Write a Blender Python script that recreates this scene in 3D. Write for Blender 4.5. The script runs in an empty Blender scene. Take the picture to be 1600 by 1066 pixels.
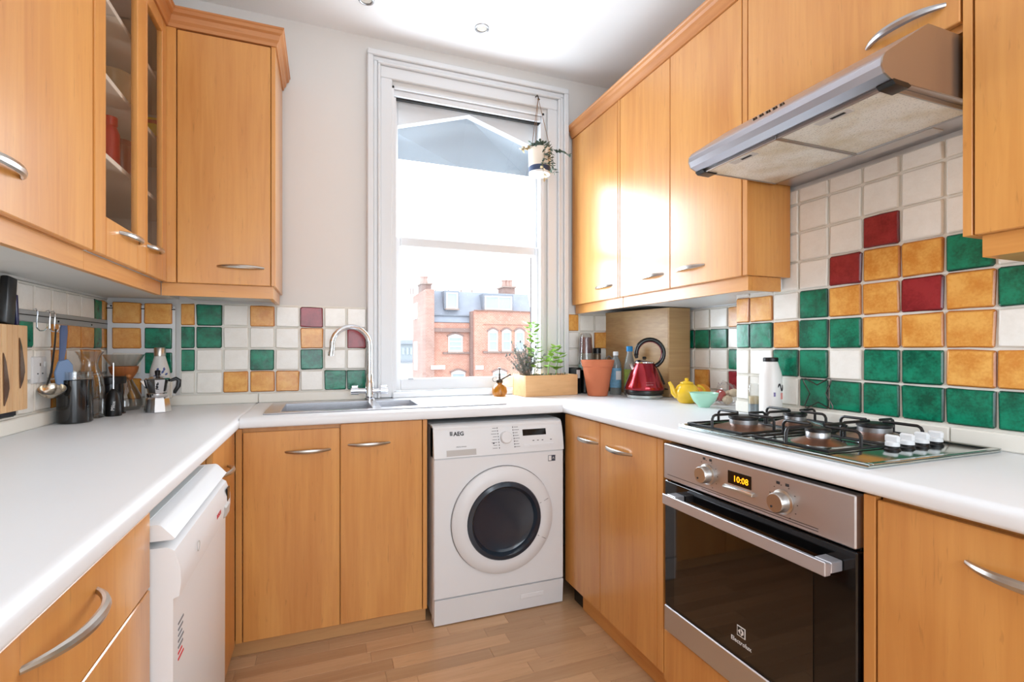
import bpy, bmesh, math, random
from mathutils import Vector, Matrix
random.seed(7)
S = bpy.context.scene
COL = S.collection
R = math.radians

# ------------------------------------------------------------------ camera
cd = bpy.data.cameras.new('camera'); cam = bpy.data.objects.new('camera', cd); COL.objects.link(cam)
cd.sensor_fit = 'HORIZONTAL'; cd.sensor_width = 36.0; cd.lens = 36.0*772.5/1600
cd.shift_y = 12.5/1600; cd.clip_start = 0.02
cam.location = (0, 0, 1.18); cam.rotation_euler = (R(90), 0, -math.atan2(.3556, .9346))
S.camera = cam
# ------------------------------------------------------------------ world, lights, exposure
W = bpy.data.worlds.new('overcast_sky'); S.world = W; W.use_nodes = True
bg = W.node_tree.nodes['Background']; bg.inputs[0].default_value = (.86, .93, 1, 1); bg.inputs[1].default_value = 2.6
S.view_settings.view_transform = 'Standard'; S.view_settings.look = 'None'
S.view_settings.exposure = 0.2; S.view_settings.gamma = 1; S.view_settings.use_curve_mapping = False

def area(name, loc, rot, sx, sy, power, col=(1, 1, 1), shape='RECTANGLE'):
    l = bpy.data.lights.new(name, 'AREA'); l.shape = shape; l.size = sx
    if shape == 'RECTANGLE': l.size_y = sy
    l.energy = power; l.color = col
    o = bpy.data.objects.new(name, l); COL.objects.link(o); o.location = loc; o.rotation_euler = rot
    return o
REAR = area('rear_fill_light', (.4, -1.55, 1.55), (R(90), 0, 0), 1.9, 1.7, 28, (.82, .91, 1))  # added fill lamp behind the camera, brightens the room from an invented opening
KWIN = area('window_daylight', (.78, 2.86, 1.62), (R(-90), 0, 0), .8, 1.25, 44, (.80, .90, 1))

# ------------------------------------------------------------------ helpers
WL = {}
def thing(name, label, cat, loc=(0, 0, 0), group=None, kind=None):
    o = bpy.data.objects.new(name, None); o.empty_display_size = .05; COL.objects.link(o)
    o.location = loc; WL[o] = Vector(loc)
    if label: o['label'] = label
    if cat: o['category'] = cat
    if group: o['group'] = group
    if kind: o['kind'] = kind
    return o
def tag(o, label=None, cat=None, group=None, kind=None):
    if label: o['label'] = label
    if cat: o['category'] = cat
    if group: o['group'] = group
    if kind: o['kind'] = kind
    return o

class MB:
    def __init__(s): s.bm = bmesh.new()
    def _merge(s, t):
        me = bpy.data.meshes.new('tmp'); t.to_mesh(me); t.free(); s.bm.from_mesh(me); bpy.data.meshes.remove(me)
    def box(s, x0, x1, y0, y1, z0, z1, bev=0, seg=1, rot=None, piv=None):
        t = bmesh.new(); bmesh.ops.create_cube(t, size=1)
        sx, sy, sz = abs(x1-x0), abs(y1-y0), abs(z1-z0)
        for v in t.verts: v.co = Vector((v.co.x*sx+(x0+x1)/2, v.co.y*sy+(y0+y1)/2, v.co.z*sz+(z0+z1)/2))
        if bev: bmesh.ops.bevel(t, geom=t.edges[:], offset=min(bev, .45*min(sx, sy, sz)), segments=seg, affect='EDGES', profile=.5)
        if rot is not None:
            p = Vector(piv) if piv else Vector(((x0+x1)/2, (y0+y1)/2, (z0+z1)/2))
            for v in t.verts: v.co = rot @ (v.co-p)+p
        s._merge(t); return s
    def prism(s, poly, axis, a, b, bev=0):
        # poly: list of 2-tuples in the two other axes (order x,y,z without axis)
        t = bmesh.new()
        def mk(p, q):
            return {'x': (q, p[0], p[1]), 'y': (p[0], q, p[1]), 'z': (p[0], p[1], q)}[axis]
        A = [t.verts.new(mk(p, a)) for p in poly]; B = [t.verts.new(mk(p, b)) for p in poly]
        n = len(poly)
        t.faces.new(A); t.faces.new(B[::-1])
        for i in range(n): t.faces.new([A[i], B[i], B[(i+1) % n], A[(i+1) % n]])
        bmesh.ops.recalc_face_normals(t, faces=t.faces)
        if bev: bmesh.ops.bevel(t, geom=t.edges[:], offset=bev, segments=1, affect='EDGES')
        s._merge(t); return s
    def lathe(s, c, prof, n=24, axis=None, cap=True):
        # prof [(r,h)], axis matrix optional (3x3) applied about c
        t = bmesh.new(); rings = []
        for r, h in prof:
            if r < 1e-5: rings.append([t.verts.new((0, 0, h))])
            else: rings.append([t.verts.new((r*math.cos(2*math.pi*i/n), r*math.sin(2*math.pi*i/n), h)) for i in range(n)])
        for A, B in zip(rings, rings[1:]):
            if len(A) == 1 and len(B) == 1: continue
            for i in range(n):
                j = (i+1) % n
                if len(A) == 1: t.faces.new([A[0], B[j], B[i]])
                elif len(B) == 1: t.faces.new([A[i], A[j], B[0]])
                else: t.faces.new([A[i], A[j], B[j], B[i]])
        if cap:
            if len(rings[0]) > 1: t.faces.new(rings[0][::-1])
            if len(rings[-1]) > 1: t.faces.new(rings[-1])
        bmesh.ops.recalc_face_normals(t, faces=t.faces)
        for v in t.verts:
            if axis is not None: v.co = axis @ v.co
            v.co += Vector(c)
        s._merge(t); return s
    def cyl(s, p0, p1, r0, r1=None, n=16):
        p0, p1 = Vector(p0), Vector(p1); d = p1-p0
        q = Vector((0, 0, 1)).rotation_difference(d.normalized()).to_matrix()
        return s.lathe(p0, [(r0, 0), (r1 if r1 is not None else r0, d.length)], n, q)
    def tube(s, path, r, n=8, flat=1.0, closed=False):
        P = [Vector(p) for p in path]; m = len(P); t = bmesh.new()
        rs = r if isinstance(r, (list, tuple)) else [r]*m
        tg = []
        for i in range(m):
            if closed: d = P[(i+1) % m]-P[i-1]
            else: d = P[min(i+1, m-1)]-P[max(i-1, 0)]
            tg.append(d.normalized())
        u = tg[0].orthogonal().normalized()
        if abs(tg[0].z) < .9: u = (Vector((0, 0, 1))-tg[0]*tg[0].z).normalized()
        rings = []
        for i in range(m):
            if i: u = (tg[i-1].rotation_difference(tg[i])) @ u
            w = tg[i].cross(u)
            rings.append([t.verts.new(P[i]+(u*math.cos(2*math.pi*k/n)*flat+w*math.sin(2*math.pi*k/n))*rs[i]) for k in range(n)])
        for i in range(m if closed else m-1):
            A, B = rings[i], rings[(i+1) % m]
            for k in range(n): t.faces.new([A[k], A[(k+1) % n], B[(k+1) % n], B[k]])
        if not closed: t.faces.new(rings[0][::-1]); t.faces.new(rings[-1])
        bmesh.ops.recalc_face_normals(t, faces=t.faces)
        s._merge(t); return s
    def ico(s, c, r, sub=2, sc=(1, 1, 1), noise=0):
        t = bmesh.new(); bmesh.ops.create_icosphere(t, subdivisions=sub, radius=1)
        for v in t.verts:
            k = 1+random.uniform(-noise, noise)
            v.co = Vector((v.co.x*r*sc[0]*k+c[0], v.co.y*r*sc[1]*k+c[1], v.co.z*r*sc[2]*k+c[2]))
        s._merge(t); return s
    def quad(s, pts):
        vs = [s.bm.verts.new(p) for p in pts]; s.bm.faces.new(vs); return s
    def build(s, name, mat, parent=None, smooth=True, ang=35):
        o = off = None
        off = WL.get(parent, Vector((0, 0, 0))) if parent else Vector((0, 0, 0))
        for f in s.bm.faces: f.smooth = smooth
        if smooth:
            for e in s.bm.edges:
                if len(e.link_faces) == 2 and e.calc_face_angle(0) > R(ang): e.smooth = False
        c = off
        if not parent:      # a thing that is one mesh: origin at its base
            xs = [v.co for v in s.bm.verts]
            c = Vector((sum(v.x for v in xs)/len(xs), sum(v.y for v in xs)/len(xs), min(v.z for v in xs)))
        for v in s.bm.verts: v.co -= c
        me = bpy.data.meshes.new(name); s.bm.to_mesh(me); s.bm.free()
        me.materials.append(mat)
        o = bpy.data.objects.new(name, me); COL.objects.link(o)
        if parent: o.parent = parent; WL[o] = off
        else: o.location = c; WL[o] = c
        return o

def text(s, size, org, xd, ud, mat, parent, name='lettering', ext=.0004, align='LEFT', bold=0):
    cu = bpy.data.curves.new('txt', 'FONT'); cu.body = s; cu.size = size; cu.extrude = ext; cu.align_x = align; cu.resolution_u = 2; cu.offset = bold
    ob = bpy.data.objects.new('txt', cu); COL.objects.link(ob)
    bpy.context.view_layer.update()
    me = bpy.data.meshes.new_from_object(ob.evaluated_get(bpy.context.evaluated_depsgraph_get()))
    bpy.data.objects.remove(ob); bpy.data.curves.remove(cu)
    xd, ud = Vector(xd).normalized(), Vector(ud).normalized(); nd = xd.cross(ud)
    off = WL[parent]
    for v in me.vertices: v.co = Vector(org)+xd*v.co.x+ud*v.co.y+nd*v.co.z-off
    me.name = name; me.materials.clear(); me.materials.append(mat)
    o = bpy.data.objects.new(name, me); COL.objects.link(o); o.parent = parent; WL[o] = off
    return o

# ------------------------------------------------------------------ materials
def lin(r, g, b):
    f = lambda c: ((c/255+.055)/1.055)**2.4 if c > 10 else c/255/12.92
    return (f(r), f(g), f(b), 1)
def new(name):
    m = bpy.data.materials.new(name); m.use_nodes = True
    return m, m.node_tree.nodes, m.node_tree.links, m.node_tree.nodes['Principled BSDF']
def plain(name, rgb, rough=.5, metal=0, spec=.5, coat=0, noise=0, nscale=20, bump=0, emit=0):
    m, N, L, b = new(name)
    b.inputs['Base Color'].default_value = lin(*rgb); b.inputs['Roughness'].default_value = rough
    b.inputs['Metallic'].default_value = metal; b.inputs['Specular IOR Level'].default_value = spec
    b.inputs['Coat Weight'].default_value = coat
    if emit: b.inputs['Emission Color'].default_value = lin(*rgb); b.inputs['Emission Strength'].default_value = emit
    if noise or bump:
        tc = N.new('ShaderNodeTexCoord'); n = N.new('ShaderNodeTexNoise'); n.inputs['Scale'].default_value = nscale; n.inputs['Detail'].default_value = 4
        L.new(tc.outputs['Object'], n.inputs['Vector'])
        if noise:
            mx = N.new('ShaderNodeMix'); mx.data_type = 'RGBA'; c = lin(*rgb)
            mx.inputs[6].default_value = tuple(x*(1-noise) for x in c[:3])+(1,)
            mx.inputs[7].default_value = tuple(min(1, x*(1+noise)) for x in c[:3])+(1,)
            L.new(n.outputs['Fac'], mx.inputs[0]); L.new(mx.outputs[2], b.inputs['Base Color'])
        if bump:
            bp = N.new('ShaderNodeBump'); bp.inputs['Strength'].default_value = bump; bp.inputs['Distance'].default_value = .004
            L.new(n.outputs['Fac'], bp.inputs['Height']); L.new(bp.outputs[0], b.inputs['Normal'])
    return m
def wood(name, c1, c2, grain='z', rough=.3, fine=1.0, contrast=1.0, coat=.0, fleck=True, rnd=True, streak=55, vary=0):
    m, N, L, b = new(name)
    tc = N.new('ShaderNodeTexCoord'); oi = N.new('ShaderNodeObjectInfo')
    ad = N.new('ShaderNodeVectorMath'); ad.operation = 'ADD'
    sc = N.new('ShaderNodeVectorMath'); sc.operation = 'SCALE'; sc.inputs['Scale'].default_value = 7.3 if rnd else 0
    cb = N.new('ShaderNodeCombineXYZ')
    for i in range(3): L.new(oi.outputs['Random'], cb.inputs[i])
    L.new(cb.outputs[0], sc.inputs[0]); L.new(tc.outputs['Object'], ad.inputs[0]); L.new(sc.outputs[0], ad.inputs[1])
    def tex(scale, along, det):
        mp = N.new('ShaderNodeMapping'); k = [scale]*3; k['xyz'.index(grain)] = along; mp.inputs['Scale'].default_value = k
        n = N.new('ShaderNodeTexNoise'); n.inputs['Scale'].default_value = 1; n.inputs['Detail'].default_value = det; n.inputs['Distortion'].default_value = .6
        L.new(ad.outputs[0], mp.inputs[0]); L.new(mp.outputs[0], n.inputs['Vector']); return n
    a = tex(7*fine, .9, 3); f = tex(streak*fine, 3.0, 5)
    mx = N.new('ShaderNodeMath'); mx.operation = 'MULTIPLY_ADD'; mx.inputs[1].default_value = .62
    s2 = N.new('ShaderNodeMath'); s2.operation = 'MULTIPLY'; s2.inputs[1].default_value = .38
    L.new(f.outputs['Fac'], s2.inputs[0]); L.new(a.outputs['Fac'], mx.inputs[0]); L.new(s2.outputs[0], mx.inputs[2])
    rp = N.new('ShaderNodeValToRGB'); rp.color_ramp.elements[0].position = .5-.2/contrast; rp.color_ramp.elements[1].position = .5+.2/contrast
    rp.color_ramp.elements[0].color = lin(*c1); rp.color_ramp.elements[1].color = lin(*c2)
    L.new(mx.outputs[0], rp.inputs[0]); out = rp.outputs[0]
    if fleck:
        g = tex(130, 14, 2); r2 = N.new('ShaderNodeValToRGB'); r2.color_ramp.elements[0].position = .64; r2.color_ramp.elements[1].position = .78
        r2.color_ramp.elements[0].color = (0, 0, 0, 1); r2.color_ramp.elements[1].color = (.3, .3, .3, 1)
        L.new(g.outputs['Fac'], r2.inputs[0])
        m2 = N.new('ShaderNodeMix'); m2.data_type = 'RGBA'; m2.inputs[7].default_value = tuple(x*.45 for x in lin(*c1)[:3])+(1,)
        L.new(r2.outputs[0], m2.inputs[0]); L.new(out, m2.inputs[6]); out = m2.outputs[2]
    if vary:
        mr = N.new('ShaderNodeMapRange'); mr.inputs[3].default_value = 1-vary; mr.inputs[4].default_value = 1+vary; L.new(oi.outputs['Random'], mr.inputs[0])
        sv_ = N.new('ShaderNodeVectorMath'); sv_.operation = 'SCALE'; L.new(out, sv_.inputs[0]); L.new(mr.outputs[0], sv_.inputs['Scale']); out = sv_.outputs[0]
    L.new(out, b.inputs['Base Color']); b.inputs['Roughness'].default_value = rough; b.inputs['Coat Weight'].default_value = coat
    b.inputs['Coat Roughness'].default_value = .2
    bp = N.new('ShaderNodeBump'); bp.inputs['Strength'].default_value = .05; bp.inputs['Distance'].default_value = .002
    L.new(f.outputs['Fac'], bp.inputs['Height']); L.new(bp.outputs[0], b.inputs['Normal'])
    return m
def tile_mat(name, c1, c2, edge, rough=.12, mott=1.0):
    m, N, L, b = new(name)
    tc = N.new('ShaderNodeTexCoord'); oi = N.new('ShaderNodeObjectInfo')
    cb = N.new('ShaderNodeCombineXYZ')
    for i in range(3): L.new(oi.outputs['Random'], cb.inputs[i])
    sc = N.new('ShaderNodeVectorMath'); sc.operation = 'SCALE'; sc.inputs['Scale'].default_value = 31
    ad = N.new('ShaderNodeVectorMath'); ad.operation = 'ADD'
    L.new(cb.outputs[0], sc.inputs[0]); L.new(tc.outputs['Object'], ad.inputs[0]); L.new(sc.outputs[0], ad.inputs[1])
    n = N.new('ShaderNodeTexNoise'); n.inputs['Scale'].default_value = 16; n.inputs['Detail'].default_value = 6; n.inputs['Roughness'].default_value = .65
    L.new(ad.outputs[0], n.inputs['Vector'])
    n2 = N.new('ShaderNodeTexNoise'); n2.inputs['Scale'].default_value = 160; n2.inputs['Detail'].default_value = 3
    L.new(ad.outputs[0], n2.inputs['Vector'])
    mm = N.new('ShaderNodeMath'); mm.operation = 'MULTIPLY_ADD'; mm.inputs[1].default_value = .3; L.new(n2.outputs['Fac'], mm.inputs[0]); L.new(n.outputs['Fac'], mm.inputs[2])
    rp = N.new('ShaderNodeValToRGB'); rp.color_ramp.elements[0].position = .65-.15/mott; rp.color_ramp.elements[1].position = .65+.12/mott
    rp.color_ramp.elements[0].color = lin(*c1); rp.color_ramp.elements[1].color = lin(*c2)
    L.new(mm.outputs[0], rp.inputs[0])
    # glaze pools darker along the rim of each tile
    sx = N.new('ShaderNodeSeparateXYZ'); L.new(tc.outputs['Object'], sx.inputs[0])
    ax = N.new('ShaderNodeMath'); ax.operation = 'ABSOLUTE'; L.new(sx.outputs['X'], ax.inputs[0])
    az = N.new('ShaderNodeMath'); az.operation = 'ABSOLUTE'; L.new(sx.outputs['Z'], az.inputs[0])
    mxm = N.new('ShaderNodeMath'); mxm.operation = 'MAXIMUM'; L.new(ax.outputs[0], mxm.inputs[0]); L.new(az.outputs[0], mxm.inputs[1])
    wob = N.new('ShaderNodeMath'); wob.operation = 'MULTIPLY_ADD'; wob.inputs[1].default_value = .012; L.new(n.outputs['Fac'], wob.inputs[0]); L.new(mxm.outputs[0], wob.inputs[2])
    mr = N.new('ShaderNodeMapRange'); mr.inputs[1].default_value = .0495; mr.inputs[2].default_value = .056; L.new(wob.outputs[0], mr.inputs[0])
    mx = N.new('ShaderNodeMix'); mx.data_type = 'RGBA'; mx.inputs[7].default_value = lin(*edge)
    L.new(mr.outputs[0], mx.inputs[0]); L.new(rp.outputs[0], mx.inputs[6]); L.new(mx.outputs[2], b.inputs['Base Color'])
    b.inputs['Roughness'].default_value = rough
    bp = N.new('ShaderNodeBump'); bp.inputs['Strength'].default_value = .25; bp.inputs['Distance'].default_value = .004
    L.new(n.outputs['Fac'], bp.inputs['Height']); L.new(bp.outputs[0], b.inputs['Normal'])
    return m
def thin_glass(name, tint=(1, 1, 1), rough=.0, refl=1.0):
    m, N, L, b = new(name); N.remove(b)
    out = N['Material Output']; tr = N.new('ShaderNodeBsdfTransparent'); tr.inputs[0].default_value = (*tint, 1)
    gl = N.new('ShaderNodeBsdfGlossy'); gl.inputs['Roughness'].default_value = rough
    fr = N.new('ShaderNodeFresnel'); ge = N.new('ShaderNodeNewGeometry'); mi = N.new('ShaderNodeMapRange'); mi.inputs[3].default_value = 1.45; mi.inputs[4].default_value = 1/1.45
    L.new(ge.outputs['Backfacing'], mi.inputs[0]); L.new(mi.outputs[0], fr.inputs[0])
    mu = N.new('ShaderNodeMath'); mu.operation = 'MULTIPLY'; mu.inputs[1].default_value = refl; mu.use_clamp = True
    mx = N.new('ShaderNodeMixShader'); L.new(fr.outputs[0], mu.inputs[0]); L.new(mu.outputs[0], mx.inputs[0])
    L.new(tr.outputs[0], mx.inputs[1]); L.new(gl.outputs[0], mx.inputs[2]); L.new(mx.outputs[0], out.inputs[0])
    return m
def steel(name, rgb, rough=.3, axis='x', str_=.15):
    m, N, L, b = new(name)
    b.inputs['Base Color'].default_value = lin(*rgb); b.inputs['Metallic'].default_value = 1
    tc = N.new('ShaderNodeTexCoord'); mp = N.new('ShaderNodeMapping'); k = [900]*3; k['xyz'.index(axis)] = 12; mp.inputs['Scale'].default_value = k
    n = N.new('ShaderNodeTexNoise'); n.inputs['Scale'].default_value = 1; n.inputs['Detail'].default_value = 2
    L.new(tc.outputs['Object'], mp.inputs[0]); L.new(mp.outputs[0], n.inputs['Vector'])
    mr = N.new('ShaderNodeMapRange'); mr.inputs[3].default_value = rough-.03; mr.inputs[4].default_value = rough+.03
    L.new(n.outputs['Fac'], mr.inputs[0]); L.new(mr.outputs[0], b.inputs['Roughness'])
    return m
def mesh_filter(name):
    m, N, L, b = new(name)
    tc = N.new('ShaderNodeTexCoord'); v = N.new('ShaderNodeTexVoronoi'); v.inputs['Scale'].default_value = 170
    L.new(tc.outputs['Object'], v.inputs['Vector'])
    n = N.new('ShaderNodeTexNoise'); n.inputs['Scale'].default_value = 9; n.inputs['Detail'].default_value = 5; L.new(tc.outputs['Object'], n.inputs['Vector'])
    r = N.new('ShaderNodeValToRGB'); r.color_ramp.elements[0].color = lin(228, 226, 218); r.color_ramp.elements[1].color = lin(208, 198, 174)
    r.color_ramp.elements[0].position = .42; r.color_ramp.elements[1].position = .68; L.new(n.outputs['Fac'], r.inputs[0])
    r2 = N.new('ShaderNodeValToRGB'); r2.color_ramp.elements[0].color = (.35, .35, .35, 1); r2.color_ramp.elements[1].color = (1, 1, 1, 1); r2.color_ramp.elements[1].position = .35; L.new(v.outputs['Distance'], r2.inputs[0])
    mx = N.new('ShaderNodeMix'); mx.data_type = 'RGBA'; mx.blend_type = 'MULTIPLY'; mx.inputs[0].default_value = .75
    L.new(r.outputs[0], mx.inputs[6]); L.new(r2.outputs[0], mx.inputs[7]); L.new(mx.outputs[2], b.inputs['Base Color'])
    b.inputs['Metallic'].default_value = .25; b.inputs['Roughness'].default_value = .5
    bp = N.new('ShaderNodeBump'); bp.inputs['Strength'].default_value = .5; bp.inputs['Distance'].default_value = .002; L.new(v.outputs['Distance'], bp.inputs['Height']); L.new(bp.outputs[0], b.inputs['Normal'])
    return m
def brick_mat(name, c1, c2, mort, scale=3.6):
    m, N, L, b = new(name)
    tc = N.new('ShaderNodeTexCoord'); mp = N.new('ShaderNodeMapping'); mp.inputs['Rotation'].default_value = (R(90), 0, 0)
    br = N.new('ShaderNodeTexBrick'); br.inputs['Scale'].default_value = scale; br.inputs['Color1'].default_value = lin(*c1); br.inputs['Color2'].default_value = lin(*c2); br.inputs['Mortar'].default_value = lin(*mort)
    br.inputs['Mortar Size'].default_value = .02
    L.new(tc.outputs['Object'], mp.inputs[0]); L.new(mp.outputs[0], br.inputs['Vector'])
    n = N.new('ShaderNodeTexNoise'); n.inputs['Scale'].default_value = .9; n.inputs['Detail'].default_value = 5; L.new(tc.outputs['Object'], n.inputs['Vector'])
    mx = N.new('ShaderNodeMix'); mx.data_type = 'RGBA'; mx.blend_type = 'MULTIPLY'; mx.inputs[0].default_value = .5
    r = N.new('ShaderNodeValToRGB'); r.color_ramp.elements[0].color = (.6, .6, .6, 1); r.color_ramp.elements[0].position = .35; r.color_ramp.elements[1].position = .65; L.new(n.outputs['Fac'], r.inputs[0])
    L.new(br.outputs['Color'], mx.inputs[6]); L.new(r.outputs[0], mx.inputs[7]); L.new(mx.outputs[2], b.inputs['Base Color'])
    b.inputs['Roughness'].default_value = .9
    return m

C1, C2 = (198, 130, 64), (224, 163, 90)
WZ = wood('maple_veneer_upright', C1, C2, 'z', .3, coat=.35)
WX = wood('maple_veneer_across', C1, C2, 'x', .3, coat=.35)
WY = wood('maple_veneer_along', C1, C2, 'y', .3, coat=.35)
CX = wood('cornice_wood_across', (176, 110, 60), (212, 150, 92), 'x', .4, contrast=.8)
CY = wood('cornice_wood_along', (176, 110, 60), (212, 150, 92), 'y', .4, contrast=.8)
OAK = wood('pale_oak_laminate_y', (166, 128, 84), (204, 168, 120), 'y', .4, fine=1.6, fleck=False)
OAKX = wood('pale_oak_laminate_x', (166, 128, 84), (204, 168, 120), 'x', .4, fine=1.6, fleck=False)
PINE = wood('pale_box_wood', (214, 164, 112), (236, 192, 140), 'x', .5)
BLOCKW = wood('knife_board_wood', (196, 150, 104), (226, 186, 138), 'z', .5)
FLOORW = wood('laminate_strip', (178, 136, 98), (214, 176, 136), 'x', .34, fine=1.4, contrast=.75, vary=.16)
PLINTHW = wood('plinth_laminate', (176, 128, 80), (206, 158, 106), 'x', .4)
WALLP = plain('wall_paint', (226, 223, 219), .85, noise=.02, nscale=3)
CEILP = plain('ceiling_paint', (246, 247, 248), .9)
TRIMP = plain('gloss_white_paint', (224, 226, 228), .35, bump=.03, nscale=30)
TOPM = plain('white_worktop_laminate', (234, 237, 240), .38, noise=.015, nscale=6)
UPM = plain('upstand_laminate', (234, 230, 220), .4)
GROUT = plain('grout', (236, 233, 224), .9, noise=.06, nscale=40, bump=.15)
TW = tile_mat('tile_glaze_white', (238, 234, 226), (245, 242, 235), (222, 216, 204), .22)
TO = tile_mat('tile_glaze_ochre', (214, 140, 58), (238, 178, 92), (170, 96, 36), .2)
TG = tile_mat('tile_glaze_green', (0, 82, 60), (14, 138, 104), (0, 40, 32), .2)
TR = tile_mat('tile_glaze_oxblood', (126, 26, 34), (158, 44, 50), (80, 18, 24), .2)
TILES = {'W': TW, 'O': TO, 'G': TG, 'R': TR}
ENAM = plain('white_enamel', (230, 232, 234), .3)
ENAM2 = plain('white_plastic', (226, 228, 230), .38)
GREYP = plain('grey_plastic', (188, 184, 180), .45)
BLACK = plain('black_plastic', (14, 14, 16), .35)
BLACKG = plain('black_gloss', (8, 9, 11), .06)
DARK = plain('dark_gap', (26, 24, 22), .8)
IRON = plain('black_enamelled_rod', (22, 23, 26), .4)
CHROME = plain('chrome', (225, 228, 232), .08, metal=1)
SATIN = plain('satin_nickel', (196, 192, 186), .28, metal=1)
STEEL = steel('brushed_steel', (200, 200, 204), .28, 'x')
STEELY = steel('brushed_steel_along', (206, 206, 210), .36, 'y')
HOBS = steel('hob_steel', (182, 190, 188), .16, 'y')
HOODS = steel('hood_steel', (196, 198, 208), .3, 'y')
HOODSIDE = plain('hood_side_panel', (176, 164, 152), .32, metal=.9)
FILTER = mesh_filter('grease_filter_mesh')
BRASSY = plain('rusty_burner_plate', (150, 112, 92), .3, metal=.8, noise=.3, nscale=30)
ALU = plain('aluminium', (176, 176, 178), .35, metal=1)
GLASS = thin_glass('window_glass', (.985, .99, .99), refl=.6)
CABG = thin_glass('cabinet_glass', (.93, .90, .87), refl=.4)
JARG = thin_glass('clear_jar_glass', (.95, .95, .94), .03, 2.2)
DOORG = plain('smoked_door_glass', (36, 46, 58), .1, coat=.2)
OVENG = plain('oven_glass', (20, 15, 12), .05, coat=.5, noise=.25, nscale=5)
MELA = plain('white_melamine', (226, 224, 220), .5)
SHELFM = plain('shelf_edge_white', (240, 238, 232), .45)
UNDER = plain('cabinet_underside', (206, 206, 202), .6)
LCD = plain('display_black', (10, 11, 13), .12)
AMBER = plain('amber_digits', (255, 150, 20), .4, emit=2.2)
PRINT = plain('dark_print', (40, 40, 44), .5)
PRINTG = plain('grey_print', (120, 120, 122), .5)
PRINTR = plain('red_print', (200, 50, 54), .5)
PRINTW = plain('white_print', (230, 230, 230), .5)
TERRA = plain('terracotta', (196, 112, 76), .85, noise=.14, nscale=12, bump=.1)
SOIL = plain('potting_soil', (70, 52, 40), .95, noise=.4, nscale=80, bump=.4)
LEAFG = plain('fresh_green_leaf', (134, 174, 66), .5, noise=.15, nscale=30)
LEAFD = plain('dusty_green_leaf', (86, 108, 96), .6, noise=.2, nscale=40)
STEMG = plain('green_stem', (120, 160, 70), .6)
DRYS = plain('dry_stem', (120, 112, 96), .8)
DRYF = plain('dry_flower', (196, 178, 140), .8, noise=.2, nscale=60)
LAVF = plain('lavender_grey', (116, 122, 116), .85, noise=.2, nscale=50)
POTC = plain('pot_cream', (236, 224, 208), .5); POTB = plain('pot_navy_band', (52, 66, 96), .5)
ROPE = plain('jute_twine', (130, 98, 72), .9)
REDK = plain('kettle_red', (150, 16, 34), .16, metal=.75, coat=.6)
YELL = plain('yellow_glaze', (240, 196, 50), .14); MINT = plain('mint_glaze', (170, 218, 194), .2)
ORNG = plain('orange_peel', (236, 150, 36), .45, bump=.2, nscale=160)
BLUES = plain('blue_silicone', (120, 148, 186), .5); BLUEH = plain('blue_handle', (84, 102, 140), .5)
AMBG = plain('amber_glass', (190, 122, 28), .06); AMBG.node_tree.nodes['Principled BSDF'].inputs['Transmission Weight'].default_value = .5
BRONZE = plain('dark_bronze', (66, 54, 44), .3, metal=.9)
DRUMM = plain('drum_grey', (92, 98, 106), .3, metal=.6)

def bow(parent, c, along, out, L=.17, proj=.03, r=.0062, mat=None, name='handle'):
    c, along, out = Vector(c), Vector(along).normalized(), Vector(out).normalized()
    pts, rs = [], []
    for i in range(15):
        t = -1+2*i/14
        pts.append(c+along*(L/2*t)+out*(proj*(1-abs(t)**2.4)-.002)); rs.append(r*(.62+.55*(1-t*t)))
    return MB().tube(pts, rs, 8, 1.25).build(name, mat or SATIN, parent)

# ================================================================== SETTING
YB, XL, XR, XA, ZC = 2.68, -.905, 1.63, 1.90, 2.81       # back wall, left wall, chimney breast, alcove, ceiling
YF = -1.7; YC = 1.607
def struct(name, mb, mat):
    o = mb.build(name, mat, None, smooth=False); o['kind'] = 'structure'; return o
fl = struct('floor', MB().box(XL-.1, XA+.1, YF-.1, YB+.1, -.12, -.004), FLOORW)
# laminate strips, each its own piece
strip_mesh = {}
y = .50; row = 0
while y < 2.17:
    x = -.40+random.uniform(-.25, 0)
    while x < 1.12:
        L = random.choice((.26, .33, .40, .46))
        key = L
        if key not in strip_mesh:
            me = bpy.data.meshes.new('plank'); t = MB().box(0, L-.0008, 0, .0672, -.005, 0, .0006); t.bm.to_mesh(me); me.materials.append(FLOORW); strip_mesh[key] = me
        o = bpy.data.objects.new('plank', strip_mesh[key]); COL.objects.link(o); o.parent = fl; o.location = Vector((x, y, 0))-WL[fl]
        x += L
    y += .068; row += 1
struct('ceiling', MB().box(XL-.1, XA+.1, YF-.1, YB+.3, ZC, ZC+.1), CEILP)
wx0, wx1, wz0, wz1 = .335, 1.215, .93, 2.57
wb = MB().box(XL-.1, wx0, YB, 2.95, -.1, ZC+.05).box(wx1, XA+.1, YB, 2.82, -.1, ZC+.05).box(1.262, XA+.1, 2.82, 2.95, -.1, ZC+.05).box(wx0, wx1, YB, 2.95, -.1, wz0).box(wx0, wx1, YB, 2.80, wz1, ZC+.05)
wall_back = struct('wall_back', wb, WALLP)
LINT = plain('outer_lintel_render', (150, 158, 166), .9, noise=.12, nscale=3)
lt = MB(); in_ = [(wx0, 2.40), (.78, 2.545), (wx1, 2.40)]
for (xa, za), (xb, zb) in zip(in_, in_[1:]):
    lt.quad([(xa, 2.80, za), (xb, 2.80, zb), (xb, 2.96, 2.30), (xa, 2.96, 2.30)])
lt.quad([(wx0, 2.96, 2.30), (wx1, 2.96, 2.30), (wx1, 2.96, ZC), (wx0, 2.96, ZC)]); lt.quad([(wx0, 2.80, ZC), (wx1, 2.80, ZC), (wx1, 2.96, ZC), (wx0, 2.96, ZC)])
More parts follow.
